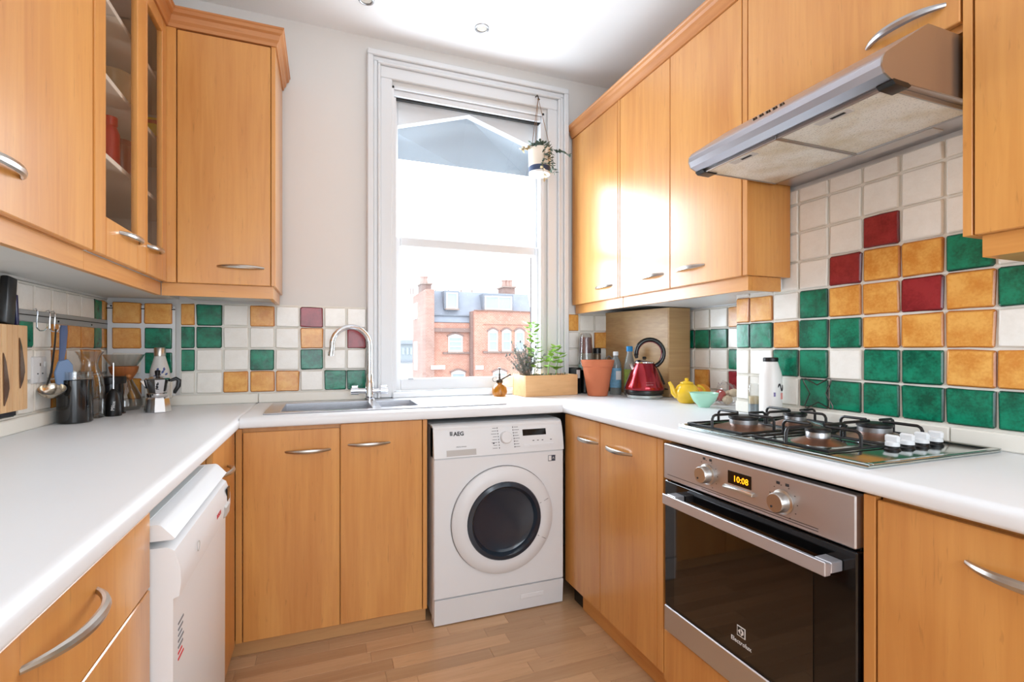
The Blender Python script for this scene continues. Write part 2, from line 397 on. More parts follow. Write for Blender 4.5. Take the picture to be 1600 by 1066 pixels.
lt.quad([(wx1, 2.82, 2.40), (1.27, 2.82, 2.40), (1.27, 2.96, 2.30), (wx1, 2.96, 2.30)]); lt.quad([(wx1, 2.96, 2.30), (1.27, 2.96, 2.30), (1.27, 2.96, ZC), (wx1, 2.96, ZC)])
MB().box(1.250, 1.2615, 2.821, 2.955, .2, 2.41).build('outer_reveal', plain('outer_brick_reveal', (120, 116, 118), .9, noise=.2, nscale=14), wall_back, smooth=False)
lt.build('lintel', LINT, wall_back, smooth=False)
wall_left = struct('wall_left', MB().box(XL-.15, XL, YF, YB, -.1, ZC+.05), WALLP)
wr = MB().box(XR, XA+.15, YF, YC, -.1, ZC+.05).box(XA, XA+.15, YC, YB, -.1, ZC+.05)
wall_right = struct('wall_right', wr, WALLP)
struct('wall_front', MB().box(XL-.1, -.6, YF-.1, YF, -.1, ZC+.05).box(1.4, XA+.1, YF-.1, YF, -.1, ZC+.05).box(-.6, 1.4, YF-.1, YF, -.1, .6).box(-.6, 1.4, YF-.1, YF, 2.45, ZC+.05), WALLP)
w2 = thing('added_rear_window', None, None, (.4, YF, .6), kind='structure')  # unseen opening and frame, added in the rear wall to admit fill light
MB().box(-.6, -.54, YF-.07, YF-.02, .6, 2.45, .004).box(1.34, 1.4, YF-.07, YF-.02, .6, 2.45, .004).box(-.54, 1.34, YF-.07, YF-.02, .6, .66, .004).box(-.54, 1.34, YF-.07, YF-.02, 2.39, 2.45, .004).box(.37, .43, YF-.07, YF-.02, .66, 2.39, .004).build('frame', TRIMP, w2)

# ---- tiles: unit meshes facing -Y, centred, 98.5 mm
def tile_meshes():
    out = {}
    for k, mat in TILES.items():
        vs = []
        for q in range(4):
            t = MB(); w = .0492; c_ = .0042; bm_ = t.bm
            base = [(-w+c_, -w), (0, -w), (w-c_, -w), (w, -w+c_), (w, w-c_), (w-c_, w), (0, w), (-w+c_, w), (-w, w-c_), (-w, -w+c_)]
            jt = [(random.uniform(-.0016, .0016), random.uniform(-.0016, .0016)) for _ in base]
            o_ = [(x+p, z+q_) for (x, z), (p, q_) in zip(base, jt)]; n_ = len(o_)
            r0 = [bm_.verts.new((x, .006, z)) for x, z in o_]; r1 = [bm_.verts.new((x, -.0035, z)) for x, z in o_]
            r2 = [bm_.verts.new((x*.93, -.0068+random.uniform(-.0004, .0004), z*.93)) for x, z in o_]
            for i in range(n_):
                j_ = (i+1) % n_; bm_.faces.new([r0[i], r0[j_], r1[j_], r1[i]]); bm_.faces.new([r1[i], r1[j_], r2[j_], r2[i]])
            bm_.faces.new(r2); bmesh.ops.recalc_face_normals(bm_, faces=bm_.faces)
            for f in bm_.faces: f.smooth = False
            me = bpy.data.meshes.new('tile'); t.bm.to_mesh(me); t.bm.free(); me.materials.append(mat); vs.append(me)
        out[k] = vs
    return out
TM = tile_meshes()
ZROW = [.970+.1055*k for k in range(9)]
def put_tile(parent, kind, face, u0, u1, z0, z1, plane, gap=.0065):
    """face: 'b' back wall, 'l' left wall, 'r' right wall; u along the wall"""
    if u1-u0 < .018 or z1-z0 < .012: return
    o = bpy.data.objects.new('tile', random.choice(TM[kind])); COL.objects.link(o); o.parent = parent
    w, h = u1-u0-gap, z1-z0-gap; um, zm = (u0+u1)/2, (z0+z1)/2
    o.scale = (w/.0984, 1, h/.0984)
    j = lambda a: random.uniform(-a, a)
    if face == 'b': p = Vector((um+j(.0008), plane, zm+j(.0008))); rz = 0
    elif face == 'l': p = Vector((plane, um+j(.0008), zm)); rz = R(90)
    else: p = Vector((plane, um+j(.0008), zm)); rz = R(-90)
    o.location = p-WL[parent]; o.rotation_euler = (j(.008), j(.012), rz+j(.008))
def field(parent, face, plane, cols, rows, z=ZROW, gap=.0065):
    """cols: edges; rows: strings from bottom row up, one letter per column (. = none)"""
    for k, s in enumerate(rows):
        for c, ch in enumerate(s):
            if ch != '.': put_tile(parent, ch, face, min(cols[c], cols[c+1]), max(cols[c], cols[c+1]), z[k], z[k+1], plane, gap)
# back wall, left of the window
g = .006
MB().box(-.62, .207, YB-.008, YB+.002, .955, 1.396).build('grout', GROUT, wall_back, smooth=False)
cb_ = [-.617, -.557, -.446, -.335, -.223, -.112, -.001, .108, .206]
field(wall_back, 'b', YB-.009, cb_, ['WWOOOWGG', 'GWWGWGWW', 'GGWWWOWR', 'OGWOWRWW'])
# back wall, right of the window
MB().box(1.37, 1.76, YB-.008, YB+.002, .955, 1.396).build('grout', GROUT, wall_back, smooth=False)
field(wall_back, 'b', YB-.009, [1.372, 1.452, 1.556, 1.66, 1.755], ['WWWW', 'WWWW', 'WWOW', 'OWWW'])
# left wall
MB().box(XL-.002, XL+.008, 1.0, YB-.002, .955, 1.396).build('grout', GROUT, wall_left, smooth=False)
cl_ = [1.075, 1.18, 1.286, 1.392, 1.50, 1.606, 1.712, 1.818, 1.925, 2.075, 2.185, 2.305, 2.42, 2.555, 2.65, 2.672]
cl_ = [1.12, 1.228, 1.336, 1.444, 1.552, 1.66, 1.768, 1.876, 1.976, 2.075, 2.19, 2.302, 2.413, 2.535, 2.61, 2.667]
#      1.12                                            2.07 2.19  2.30  2.41  2.53  2.61
field(wall_left, 'l', XL+.009, cl_, ['WGWWOWWGWWOOWOW', 'WWGWWWOWWWOWOOW', 'OWWGWWWWGWOOOGO', 'WWWWOWWWWWWWWGO'])
MB().box(XL-.002, XL+.012, 1.0, YB-.004, 1.398, 1.46).build('painted_strip', UNDER, wall_left, smooth=False)
# chimney breast and alcove
MB().box(XR-.008, XR+.002, -.2, YC-.001, .955, 1.765).build('grout', GROUT, wall_right, smooth=False)
def yx(px, X): # ray through a column of the plan
    a = (px-800)/772.5; return X*(.9346-.3556*a)/(.3556+.9346*a)
cr_ = [YC-.002, 1.535, 1.423, 1.312, 1.198, 1.085, .972, .859, .745, .635, .525, .415, .305]
field(wall_right, 'r', XR-.009, cr_, [
    'WWWGGGGGGGWO', 'WWGGWGGOOOWG', 'GGOGGOOOWOGW', 'OOWGOOROGWWO', 'WWWWROOGWWWW', 'WWWWWRWWWWWW', 'WWWWWWWWWWWW', 'WWWWWWWWWWWW'],
    z=ZROW[:8]+[1.765])
MB().box(XA-.008, XA+.002, YC+.001, 2.66, .955, 1.396).build('grout', GROUT, wall_right, smooth=False)
field(wall_right, 'r', XA-.009, [2.40, 2.275, 2.165, 2.05, 1.925, 1.815, 1.71, 1.61], ['OWOWRWW', 'WWWWGWW', 'WGGGWWW', 'WWWWOWW'])
MB().box(XA-.012, XA+.002, YC+.001, 2.66, 1.398, 1.47).build('painted_strip', TRIMP, wall_right, smooth=False)

# ---- sash window
win = thing('window_1', None, None, ((wx0+wx1)/2, YB, wz0), kind='structure')
def casing(mb, x0, x1, z0, z1, side):
    for a, b, d in ((0, .030, .048), (.030, .052, .034), (.052, .066, .042), (.066, .128, .024)):
        if side == 'l': mb.box(x0+a, x0+b, YB-d, YB+.002, z0, z1-b-.0005, .004)
        elif side == 'r': mb.box(x1-b, x1-a, YB-d, YB+.002, z0, z1-b-.0005, .004)
        else: mb.box(x0+a, x1-a, YB-d, YB+.002, z1-b, z1-a, .004)
for sd in 'lrt':
    mb = MB(); casing(mb, .209, 1.366, .925, 2.73, sd); mb.build('architrave', TRIMP, win)
MB().box(wx0-.001, wx0+.012, YB-.02, 2.82, wz0, wz1).box(wx1-.012, wx1+.001, YB-.02, 2.82, wz0, wz1).box(wx0, wx1, YB-.02, 2.82, wz1-.012, wz1).build('lining', TRIMP, win, smooth=False)
MB().box(wx0+.0, wx1-.0, YB-.045, 2.80, .921, .952, .006).build('sill', TRIMP, win)
MB().box(wx0+.012, wx1-.012, YB-.005, YB+.012, wz1-.045, wz1-.012, .006, 2).build('head_bead', TRIMP, win)
MB().box(wx0+.012, wx1-.012, YB+.008, YB+.03, wz1-.0535, wz1-.046).build('blind_slot', DARK, win, smooth=False)
us = MB()
ux0, ux1 = wx0+.012, wx1-.012; ya, yb = 2.745, 2.782
us.box(ux0, .378, ya, yb, 1.74, 2.5585, .003).box(1.178, ux1, ya, yb, 1.74, 2.5585, .003).box(.378, 1.178, ya, yb, 1.755, 1.805, .003)
us.prism([(.378, 2.5585), (.378, 2.402), (.78, 2.526), (1.178, 2.402), (1.178, 2.5585)], 'y', ya, yb+.012)
us = us.build('upper_sash', TRIMP, win, smooth=False)
MB().box(.37, 1.186, ya+.016, ya+.020, 1.79, 2.53).build('glass_pane', GLASS, us, smooth=False)
ls = MB(); ya, yb = 2.700, 2.740
ls.box(ux0, .386, ya, yb, .955, 1.785, .004).box(1.172, ux1, ya, yb, .955, 1.785, .004).box(.386, 1.172, ya, yb, 1.735, 1.785, .004).box(.386, 1.172, ya, yb, .955, 1.02, .004)
ls.box(wx0+.012, wx0+.022, YB-.018, 2.70, .955, 2.51).box(wx1-.022, wx1-.012, YB-.018, 2.70, .955, 2.51)
ls = ls.build('lower_sash', TRIMP, win)
MB().box(.38, 1.178, ya+.016, ya+.020, 1.01, 1.745).build('glass_pane', GLASS, ls, smooth=False)
MB().box(.425, .455, ya-.008, ya+.002, 1.016, 1.026, .002).build('sash_stop', ALU, ls)

# ---- ceiling downlights
for i, (x, y_, lb) in enumerate(((.75, 2.40, 'round recessed ceiling downlight above the middle of the window'), (.184, 2.394, 'recessed ceiling downlight at the top edge of the photo, nearer the left cabinets'))):
    t = thing('downlight', lb, 'ceiling light', (x, y_, ZC), 'recessed ceiling downlights')
    MB().lathe((x, y_, ZC-.006), [(.026, .0), (.030, -.002), (.036, 0), (.038, .006), (.026, .0065)], 28, cap=False).build('bezel', ALU, t)
    MB().lathe((x, y_, ZC-.003), [(.0, 0), (.026, 0)], 24, cap=False).build('lens', plain('downlight_lens', (210, 205, 196), .2), t)

# ================================================================== CABINETS
XD, XDL, YD = 1.068, -.312, 2.112    # door faces: right base, left base, sink run
def door(parent, face, u0, u1, z0, z1, plane, mat=None, th=.019, name='door', gap=.0015):
    """face '+x' looks to +x etc; plane is its front face"""
    b = MB(); u0 += gap; u1 -= gap
    if face == '-y': b.box(u0, u1, plane, plane+th, z0, z1, .002)
    elif face == '+x': b.box(plane-th, plane, u0, u1, z0, z1, .002)
    else: b.box(plane, plane+th, u0, u1, z0, z1, .002)
    return b.build(name, mat or WZ, parent)
# sink base unit
t = thing('sink_base_cabinet', 'two-door maple base cabinet under the sink, left of the washing machine', 'cabinet', (.05, 2.4, 0))
MB().box(-.29, .405, YD+.021, 2.66, .065, .70).box(-.29, .405, YD+.021, YD+.04, .70, .876).build('carcass', WZ, t, smooth=False)
d = door(t, '-y', -.288, .061, .066, .862, YD); bow(d, (-.058, YD, .778), (1, 0, 0), (0, -1, 0), .165, .024)
d = door(t, '-y', .061, .394, .066, .877, YD); bow(d, (.175, YD, .79), (1, 0, 0), (0, -1, 0), .165, .024)
MB().box(.396, .414, YD, 2.66, .066, .877, .001).build('end_panel', WZ, t)
MB().box(-.312, -.290, YD, YD+.02, .066, .877, .001).build('filler', WZ, t)
MB().box(-.33, .414, 2.148, 2.165, .0005, .062).build('plinth', PLINTHW, t, smooth=False)
# left corner unit
t = thing('corner_base_cabinet', 'maple corner cupboard between the dishwasher and the sink doors, mostly hidden', 'cabinet', (-.6, 1.9, 0))
MB().box(-.88, XDL-.02, 1.712, 2.10, .065, .874).build('carcass', WZ, t, smooth=False)
d = door(t, '+x', 1.712, 2.10, .066, .875, XDL); bow(d, (XDL, 1.87, .775), (0, 1, 0), (1, 0, 0), .165, .03)
MB().box(-.37, -.352, 1.712, 2.14, .0005, .062).build('plinth', PLINTHW, t, smooth=False)
# left drawer unit
t = thing('drawer_cabinet', 'maple drawer cabinet under the left worktop, nearest to the camera', 'cabinet', (-.6, .8, 0))
MB().box(-.88, XDL-.02, .30, 1.136, .065, .874).build('carcass', WZ, t, smooth=False)
for z0, z1 in ((.722, .868), (.50, .718), (.28, .496), (.07, .276)):
    d = door(t, '+x', .45, 1.136, z0, z1, XDL, WZ, name='drawer'); bow(d, (XDL, .80, (z0+z1)/2+.03), (0, 1, 0), (1, 0, 0), .20, .036, .0058)
door(t, '+x', .0, .449, .07, .868, XDL)
MB().box(-.37, -.352, .0, 1.136, .0005, .062).build('plinth', PLINTHW, t, smooth=False)
# right corner base unit
t = thing('base_cabinet', 'two-door maple base cabinet between the washing machine and the oven', 'cabinet', (1.3, 1.75, 0))
MB().box(XD+.021, 1.60, 1.376, 2.06, .085, .874).build('carcass', WZ, t, smooth=False)
d = door(t, '-x', 1.408, 1.783, .086, .874, XD); bow(d, (XD, 1.645, .786), (0, 1, 0), (-1, 0, 0), .18, .03)
d = door(t, '-x', 1.783, 2.10, .086, .874, XD); bow(d, (XD, 1.883, .786), (0, 1, 0), (-1, 0, 0), .17, .03)
MB().box(XD, XD+.02, 1.376, 1.407, .086, .874, .001).build('filler', WZ, t)
MB().box(XD+.03, XD+.048, 1.376, 1.98, .0005, .083).build('plinth', wood('plinth_maple', C1, C2, 'y', .4), t, smooth=False)
MB().box(XD+.034, XD+.045, 1.985, 2.07, .0005, .083).build('plinth_end', BLACK, t, smooth=False)
# oven housing
t = thing('oven_housing', 'maple housing around the built-in oven, with a plain panel below it', 'cabinet', (1.3, 1.05, 0))
MB().box(XD+.02, 1.60, 1.358, 1.374, .06, .872).box(XD+.02, 1.60, .704, .720, .06, .872).box(XD+.02, 1.60, .720, 1.358, .235, .248).build('carcass', WZ, t, smooth=False)
door(t, '-x', .722, 1.374, .07, .240, XD, WZ, name='lower_panel')
MB().box(XD, XD+.019, .690, .714, .07, .874, .001).build('filler', WZ, t)
MB().box(XD+.03, XD+.048, .70, 1.37, .0005, .066).build('plinth', PLINTHW, t, smooth=False)
# right near unit
t = thing('base_cabinet', 'one-door maple base cabinet to the right of the oven, at the photo edge', 'cabinet', (1.3, .4, 0))
MB().box(XD+.021, 1.60, .02, .688, .085, .874).build('carcass', WZ, t, smooth=False)
d = door(t, '-x', .05, .688, .086, .868, XD); bow(d, (XD, .44, .80), (0, 1, 0), (-1, 0, 0), .19, .034, .007)
MB().box(XD+.03, XD+.048, .02, .69, .0005, .083).build('plinth', PLINTHW, t, smooth=False)

# ---- worktops
ZT0, ZT1 = .88, .92
def nose(x0, x1, sgn):   # profile with a rolled front; sgn +1 front at x1
    pts = []
    r = .018
    f = x1 if sgn > 0 else x0; b = x0 if sgn > 0 else x1
    pts += [(b, ZT0), (f-sgn*.008, ZT0)]
    pts += [(f-sgn*.008+sgn*.008*math.sin(a), ZT0+.008-.008*math.cos(a)) for a in (R(30), R(60), R(90))]
    pts += [(f-sgn*r+sgn*r*math.cos(a), ZT1-r+r*math.sin(a)) for a in (0, R(18), R(36), R(54), R(72), R(90))]
    pts += [(b, ZT1)]
    return pts
t = thing('worktop', 'white laminate worktop along the left wall over drawers and dishwasher', 'worktop', (-.6, 1.1, .88))
MB().prism(nose(-.895, -.295, 1), 'y', -.4, 2.672).build('slab', TOPM, t)
MB().box(-.897, -.879, 1.0, 2.653, .9205, .967, .004).box(-.897, -.2955, 2.654, 2.669, .9205, .967, .004).build('upstand', UPM, t)
t = thing('worktop', 'white laminate worktop holding the sink beneath the window', 'worktop', (.4, 2.38, .88))
sx0, sx1, sy0, sy1 = -.205, .78, 2.185, 2.575      # cut-out
b = MB().prism([(p, q) for p, q in nose(2.09, 2.185, -1)], 'x', -.296, 1.06)
b.box(-.296, sx0, 2.185, 2.672, ZT0, ZT1).box(sx1, 1.06, 2.185, 2.672, ZT0, ZT1).box(sx0, sx1, sy1, 2.672, ZT0, ZT1)
b.build('slab', TOPM, t)
MB().box(-.294, .206, 2.654, 2.669, .9205, .967, .004).build('upstand', UPM, t)
t = thing('worktop', 'white laminate worktop on the right carrying the hob and kettle', 'worktop', (1.3, 1.2, .88))
b = MB().prism(nose(1.05, 1.622, -1), 'y', -.2, 2.672); b.box(1.622, 1.888, YC+.004, 2.672, ZT0, ZT1)
b.build('slab', TOPM, t)
u = MB()
for ya, yb in ((-.2, .40), (.402, .84), (.842, 1.28), (1.282, YC-.01)): u.box(1.603, 1.620, ya, yb, .9205, .966, .004)
u.build('upstand', UPM, t)
MB().box(1.872, 1.889, YC+.01, 2.16, .9205, .966, .004).build('upstand', UPM, t)

# ---- wall cabinets
ZD0, ZD1, ZP = 1.443, 2.445, 1.392
XW, XWL, YWB = 1.40, -.575, 2.29
def cornice(name, pts_dir, label, mat_list):
    pass
CP = [(0, 0), (.010, 0), (.012, .012), (.020, .022), (.024, .040), (.034, .046), (.036, .058), (.040, .062), (.040, .068), (0, .068)]
# right, far single-door cabinet
t = thing('wall_cabinet', 'tall single-door maple wall cabinet on the right, touching the window frame', 'cabinet', (1.65, 2.4, ZD0))
MB().box(XW+.021, 1.885, 2.150, 2.668, ZD0, ZD1).build('carcass', WZ, t, smooth=False)
d = door(t, '-x', 2.163, 2.66, ZD0, ZD1-.002, XW); bow(d, (XW, 2.30, 1.512), (0, 1, 0), (-1, 0, 0), .17, .024)
MB().box(XW, XW+.02, 2.146, 2.161, ZD0, ZD1, .001).build('filler', WZ, t)
MB().box(XW+.022, XW+.04, 2.150, 2.655, ZP, ZD0-.0005).build('pelmet', WY, t, smooth=False)
MB().box(XW+.04, 1.885, 2.150, 2.655, ZD0-.02, ZD0-.001).build('underside', UNDER, t, smooth=False)
# right, two-door
t = thing('wall_cabinet', 'two-door maple wall cabinet on the right, beside the extractor hood', 'cabinet', (1.6, 1.75, ZD0))
MB().box(XW+.021, XR-.022, 1.362, 2.144, ZD0, ZD1).box(XR-.022, 1.885, YC+.004, 2.144, ZD0, ZD1).build('carcass', WZ, t, smooth=False)
MB().box(XW+.001, XR-.021, 1.340, 1.3615, ZD0, ZD1, .001).build('end_panel', WZ, t)
d = door(t, '-x', 1.757, 2.144, ZD0, ZD1-.002, XW); bow(d, (XW, 1.885, 1.512), (0, 1, 0), (-1, 0, 0), .17, .024)
d = door(t, '-x', 1.364, 1.757, ZD0, ZD1-.002, XW); bow(d, (XW, 1.635, 1.512), (0, 1, 0), (-1, 0, 0), .17, .024)
MB().box(XW+.022, XW+.04, 1.356, 2.144, ZP, ZD0-.0005).box(XW+.041, XR-.05, 1.356, 1.374, ZP, ZD0-.0005).build('pelmet', WY, t, smooth=False)
MB().box(XW+.041, XR-.022, 1.375, 2.144, ZP+.012, ZD0-.001).box(XR-.022, 1.885, YC+.004, 2.144, ZP+.012, ZD0-.001).build('underside', TRIMP, t, smooth=False)
# over the hood
t = thing('wall_cabinet', 'short maple cupboard above the extractor hood with one long bow handle', 'cabinet', (1.5, 1.03, 1.93))
MB().box(XW+.021, XR-.002, .712, 1.338, 1.935, ZD1).build('carcass', WZ, t, smooth=False)
d = door(t, '-x', .712, 1.338, 1.952, ZD1-.002, XW); bow(d, (XW, .835, 2.01), (0, 1, 0), (-1, 0, 0), .185, .034, .008, ALU)
# far right
t = thing('wall_cabinet', 'maple wall cabinet to the right of the hood, cut off by the photo edge', 'cabinet', (1.5, .4, ZD0))
MB().box(XW+.001, XR-.021, .690, .7085, ZD0, ZD1, .001).build('end_panel', WZ, t)
MB().box(XW+.021, XR-.021, .06, .690, ZD0, ZD1).build('carcass', WZ, t, smooth=False)
door(t, '-x', .08, .687, ZD0, ZD1-.002, XW)
MB().box(XW+.022, XR-.03, .06, .681, ZP, ZD0-.0005).build('pelmet', WY, t, smooth=False)
# right cornice
MB().prism([(XW+.004-p, ZD1+q) for p, q in CP]+[(XW+.05, ZD1+.068), (XW+.05, ZD1)], 'y', .06, 2.655).build('cornice', CY, None).update_tag()
tag(bpy.data.objects['cornice'], 'moulded wooden cornice running along the tops of the right wall cabinets', 'cornice')
# back wall cabinet
t = thing('wall_cabinet', 'tall maple wall cabinet on the back wall, in the corner left of the window', 'cabinet', (-.38, 2.5, ZD0))
MB().box(-.56, -.209, YWB+.021, 2.662, ZD0, ZD1).build('carcass', WZ, t, smooth=False)
d = door(t, '-y', -.542, -.207, ZD0, ZD1-.004, YWB); bow(d, (-.318, YWB, 1.515), (1, 0, 0), (0, -1, 0), .17, .022)
MB().box(-.590, -.544, YWB-.001, YWB+.02, ZD0, ZD1, .001).build('filler', WZ, t)
MB().box(-.206, -.190, YWB, 2.662, ZD0-.0, ZD1, .001).build('end_panel', WZ, t)
MB().box(-.598, -.200, YWB+.022, YWB+.04, ZP, ZD0-.0005).box(-.218, -.200, YWB+.041, 2.64, ZP, ZD0-.0005).build('pelmet', WX, t, smooth=False)
MB().box(-.56, -.219, YWB+.042, 2.662, ZP+.014, ZD0-.001).build('underside', UNDER, t, smooth=False)
# left solid-door cabinet
t = thing('wall_cabinet', 'solid-door maple wall cabinet at the left edge, nearest to the camera', 'cabinet', (-.74, 1.2, ZD0))
MB().box(-.893, XWL-.021, .60, 1.632, ZD0, ZD1).build('carcass', WZ, t, smooth=False)
d = door(t, '+x', .92, 1.629, ZD0, ZD1-.002, XWL); bow(d, (XWL, 1.205, 1.53), (0, 1, 0), (1, 0, 0), .19, .028, .007)
door(t, '+x', .60, .92, ZD0, ZD1-.002, XWL)
MB().box(-.618, -.600, .60, 1.640, ZP, ZD0-.0005).build('pelmet', WY, t, smooth=False)
MB().box(-.893, -.619, .60, 1.640, ZP+.014, ZD0-.001).build('underside', UNDER, t, smooth=False)
# left glazed cabinet
t = thing('glass_cabinet', 'glazed two-door maple wall cabinet with white shelves in the left corner', 'cabinet', (-.74, 1.96, ZD0))
MB().box(-.893, -.886, 1.636, 2.66, ZD0, ZD1).box(-.886, XWL-.021, 1.636, 1.652, ZD0, ZD1).box(-.886, -.574, 2.645, 2.66, ZD0, ZD1).box(-.576, -.574, 2.31, 2.645, ZD0, ZD1).box(-.886, -.60, 1.652, 2.645, ZD1-.016, ZD1).box(-.886, -.60, 1.652, 2.645, ZD0, ZD0+.016).build('carcass', MELA, t, smooth=False)
for z in (1.77, 2.01, 2.245): MB().box(-.885, -.612, 1.653, 2.644, z-.016, z, .001).build('shelf', SHELFM, t)
def gdoor(y0, y1, s0, s1):
    x0, x1 = XWL-.019, XWL; b = MB(); z0, z1 = ZD0, ZD1-.002; gz0, gz1 = 1.555, 2.39
    b.box(x0, x1, y0, y0+s0, z0, z1, .002).box(x0, x1, y1-s1, y1, z0, z1, .002).box(x0, x1, y0+s0, y1-s1, z0, gz0, .002).box(x0, x1, y0+s0, y1-s1, gz1, z1, .002)
    o = b.build('door', WZ, t)
    MB().box(x0+.006, x0+.010, y0+s0-.004, y1-s1+.004, gz0-.004, gz1+.004).build('glass_pane', CABG, o, smooth=False)
    return o
d = gdoor(1.641, 2.052, .072, .085); bow(d, (XWL, 1.90, 1.532), (0, 1, 0), (1, 0, 0), .18, .026)
d = gdoor(2.056, 2.286, .012, .052); bow(d, (XWL, 2.135, 1.54), (0, 1, 0), (1, 0, 0), .15, .024)
MB().box(-.618, -.600, 1.641, 2.31, ZP, ZD0-.0005).build('pelmet', WY, t, smooth=False)
MB().box(-.893, -.619, 1.641, 2.655, ZP+.014, ZD0-.001).build('underside', UNDER, t, smooth=False)
ct = thing('cornice', 'moulded wooden cornice along the left wall cabinets and round the corner cabinet', 'cornice', (-.5, 2.2, ZD1))
PATH = [(XWL-.004, .60), (XWL-.004, YWB+.004), (-.194, YWB+.004), (-.194, 2.662)]
def mitre(i):   # outward offset direction (to the right of travel) at path point i
    def nr(a, b_):
        d = Vector((b_[0]-a[0], b_[1]-a[1])).normalized(); return Vector((d.y, -d.x))
    if i == 0: return nr(PATH[0], PATH[1])
    if i == len(PATH)-1: return nr(PATH[-2], PATH[-1])
    n1, n2 = nr(PATH[i-1], PATH[i]), nr(PATH[i], PATH[i+1]); m = (n1+n2); return m/(m.dot(n1))
PROF = CP+[(-.045, .068), (-.045, 0)]
for i in range(3):
    m = MB(); bb = m.bm; ms = [mitre(i), mitre(i+1)]
    R_ = [[bb.verts.new((PATH[i+k][0]+ms[k].x*p, PATH[i+k][1]+ms[k].y*p, ZD1+q)) for p, q in PROF] for k in (0, 1)]
    n_ = len(PROF)
    for k in range(n_): bb.faces.new([R_[0][k], R_[0][(k+1) % n_], R_[1][(k+1) % n_], R_[1][k]])
    bb.faces.new(R_[0]); bb.faces.new(R_[1][::-1]); bmesh.ops.recalc_face_normals(bb, faces=bb.faces)
    m.build('moulding', CX if i == 1 else CY, ct, ang=25)
MB().box(-.885, -.632, 2.645, 2.658, .968, 1.375, .002).build('panel_board', TRIMP, None).name = 'access_panel'
pn = bpy.data.objects['access_panel']; tag(pn, 'framed access panel of ochre, green and white tiles in the left corner', 'panel')
MB().box(-.886, -.632, 2.640, 2.645, 1.357, 1.361).build('seam', DARK, pn, smooth=False)
for x in (-.87, -.645): MB().lathe((x, 2.645, 1.369), [(0, .003), (.004, .002), (.004, 0)], 10, Matrix.Rotation(R(90), 3, 'X')).build('screw', DARK, pn)
for k, s_ in enumerate(('OW', 'WG', 'OG', 'OO')):
    for c_, ch in enumerate(s_): put_tile(pn, ch, 'b', -.872+.118*c_, -.872+.118*(c_+1), ZROW[k]-.03+.006*k-.0*k+.012, ZROW[k+1]-.03+.006*k+.012, 2.645, .013)
# oak boxing on the right
bx = [(1.655, 2.652), (1.735, 2.183), (1.89, 2.183), (1.89, 2.652)]
t = thing('pipe_boxing', 'pale oak-effect boxing standing on the worktop behind the kettle', 'boxing', (1.78, 2.4, .9205))
MB().prism([(1.637, 2.668), (1.729, 2.186), (1.747, 2.186), (1.655, 2.668)], 'z', .9215, 1.403, .001).build('side_board', OAK, t)
MB().box(1.729, 1.868, 2.176, 2.1855, .9215, 1.403, .001).build('front_board', OAKX, t)

# ================================================================== SINK, TAP
t = thing('sink', 'stainless steel inset sink with one and a half bowls and drainer', 'sink', (.28, 2.38, .92))
rim = MB(); X0, X1, Y0, Y1 = -.225, .80, 2.165, 2.595
B1 = (-.165, .20, 2.205, 2.525); B2 = (.235, .405, 2.225, 2.505)
xs = [X0, B1[0], B1[1], B2[0], B2[1], X1]
zt = .926
rim.box(X0, X1, Y0, B1[2], .9205, zt, .003).box(X0, X1, B1[3], Y1, .9205, zt, .003)
rim.box(X0, B1[0], B1[2], B1[3], .9205, zt).box(B1[1], B2[0], B1[2], B1[3], .9205, zt).box(B2[1], X1, B1[2], B1[3], .9205, zt)
rim.box(B2[0], B2[1], B1[2], B2[2], .9205, zt).box(B2[0], B2[1], B2[3], B1[3], .9205, zt)
rim.build('rim', STEEL, t)
def bowl(b, depth, name):
    x0, x1, y0, y1 = b; m = MB(); t_ = .0015
    m.box(x0-.001, x0+t_, y0, y1, .925-depth, .9245).box(x1-t_, x1+.001, y0, y1, .925-depth, .9245).box(x0, x1, y0-.001, y0+t_, .925-depth, .9245).box(x0, x1, y1-t_, y1+.001, .925-depth, .9245)
    m.box(x0, x1, y0, y1, .923-depth, .925-depth)
    o = m.build(name, STEEL, t, smooth=False)
    MB().lathe(((x0+x1)/2, (y0+y1)/2, .9252-depth), [(.042, 0), (.038, .003), (.03, .002), (0, .0005)], 24).build('drain', CHROME, o)
bowl(B1, .16, 'bowl'); bowl(B2, .11, 'half_bowl')
dr = MB()
for i in range(9): dr.box(.44, .76, 2.23+.033*i, 2.244+.033*i, .9255, .9285, .0014)
dr.build('drainer_ribs', STEEL, t)
t = thing('tap', 'chrome swan-neck mixer tap standing behind the sink bowls', 'tap', (.212, 2.555, .9262))
tx, ty = .212, 2.558
MB().lathe((tx, ty, .9265), [(.026, 0), (.026, .006), (.021, .010), (.021, .085), (.018, .092), (.0165, .13), (.0, .13)], 24).build('body', CHROME, t)
pth = [(tx, ty, 1.05), (tx, ty, 1.10), (tx, ty, 1.16), (tx, ty, 1.20)]
for i in range(1, 15):
    a = math.pi*i/14*1.03; pth.append((tx-.088*(1-math.cos(a)), ty-.02*(1-math.cos(a)), 1.20+.088*math.sin(a)))
pth.append((pth[-1][0]-.003, pth[-1][1], 1.165))
MB().tube(pth, .0125, 14).build('spout', CHROME, t)
e = pth[-1]
MB().cyl(e, (e[0]-.002, e[1], e[2]-.018), .0138, .0135, 16).build('aerator', CHROME, t)
for s_ in (-1, 1):
    h = MB().cyl((tx, ty, .972), (tx+s_*.05, ty-.004*s_, .972), .014, .014, 16).build('side_arm', CHROME, t)
    MB().cyl((tx+s_*.052, ty, .972), (tx+s_*.088, ty, .972), .019, .018, 16).box(tx+s_*.055, tx+s_*.085, ty-.006, ty+.006, .988, .999, .002).build('lever', CHROME, h)

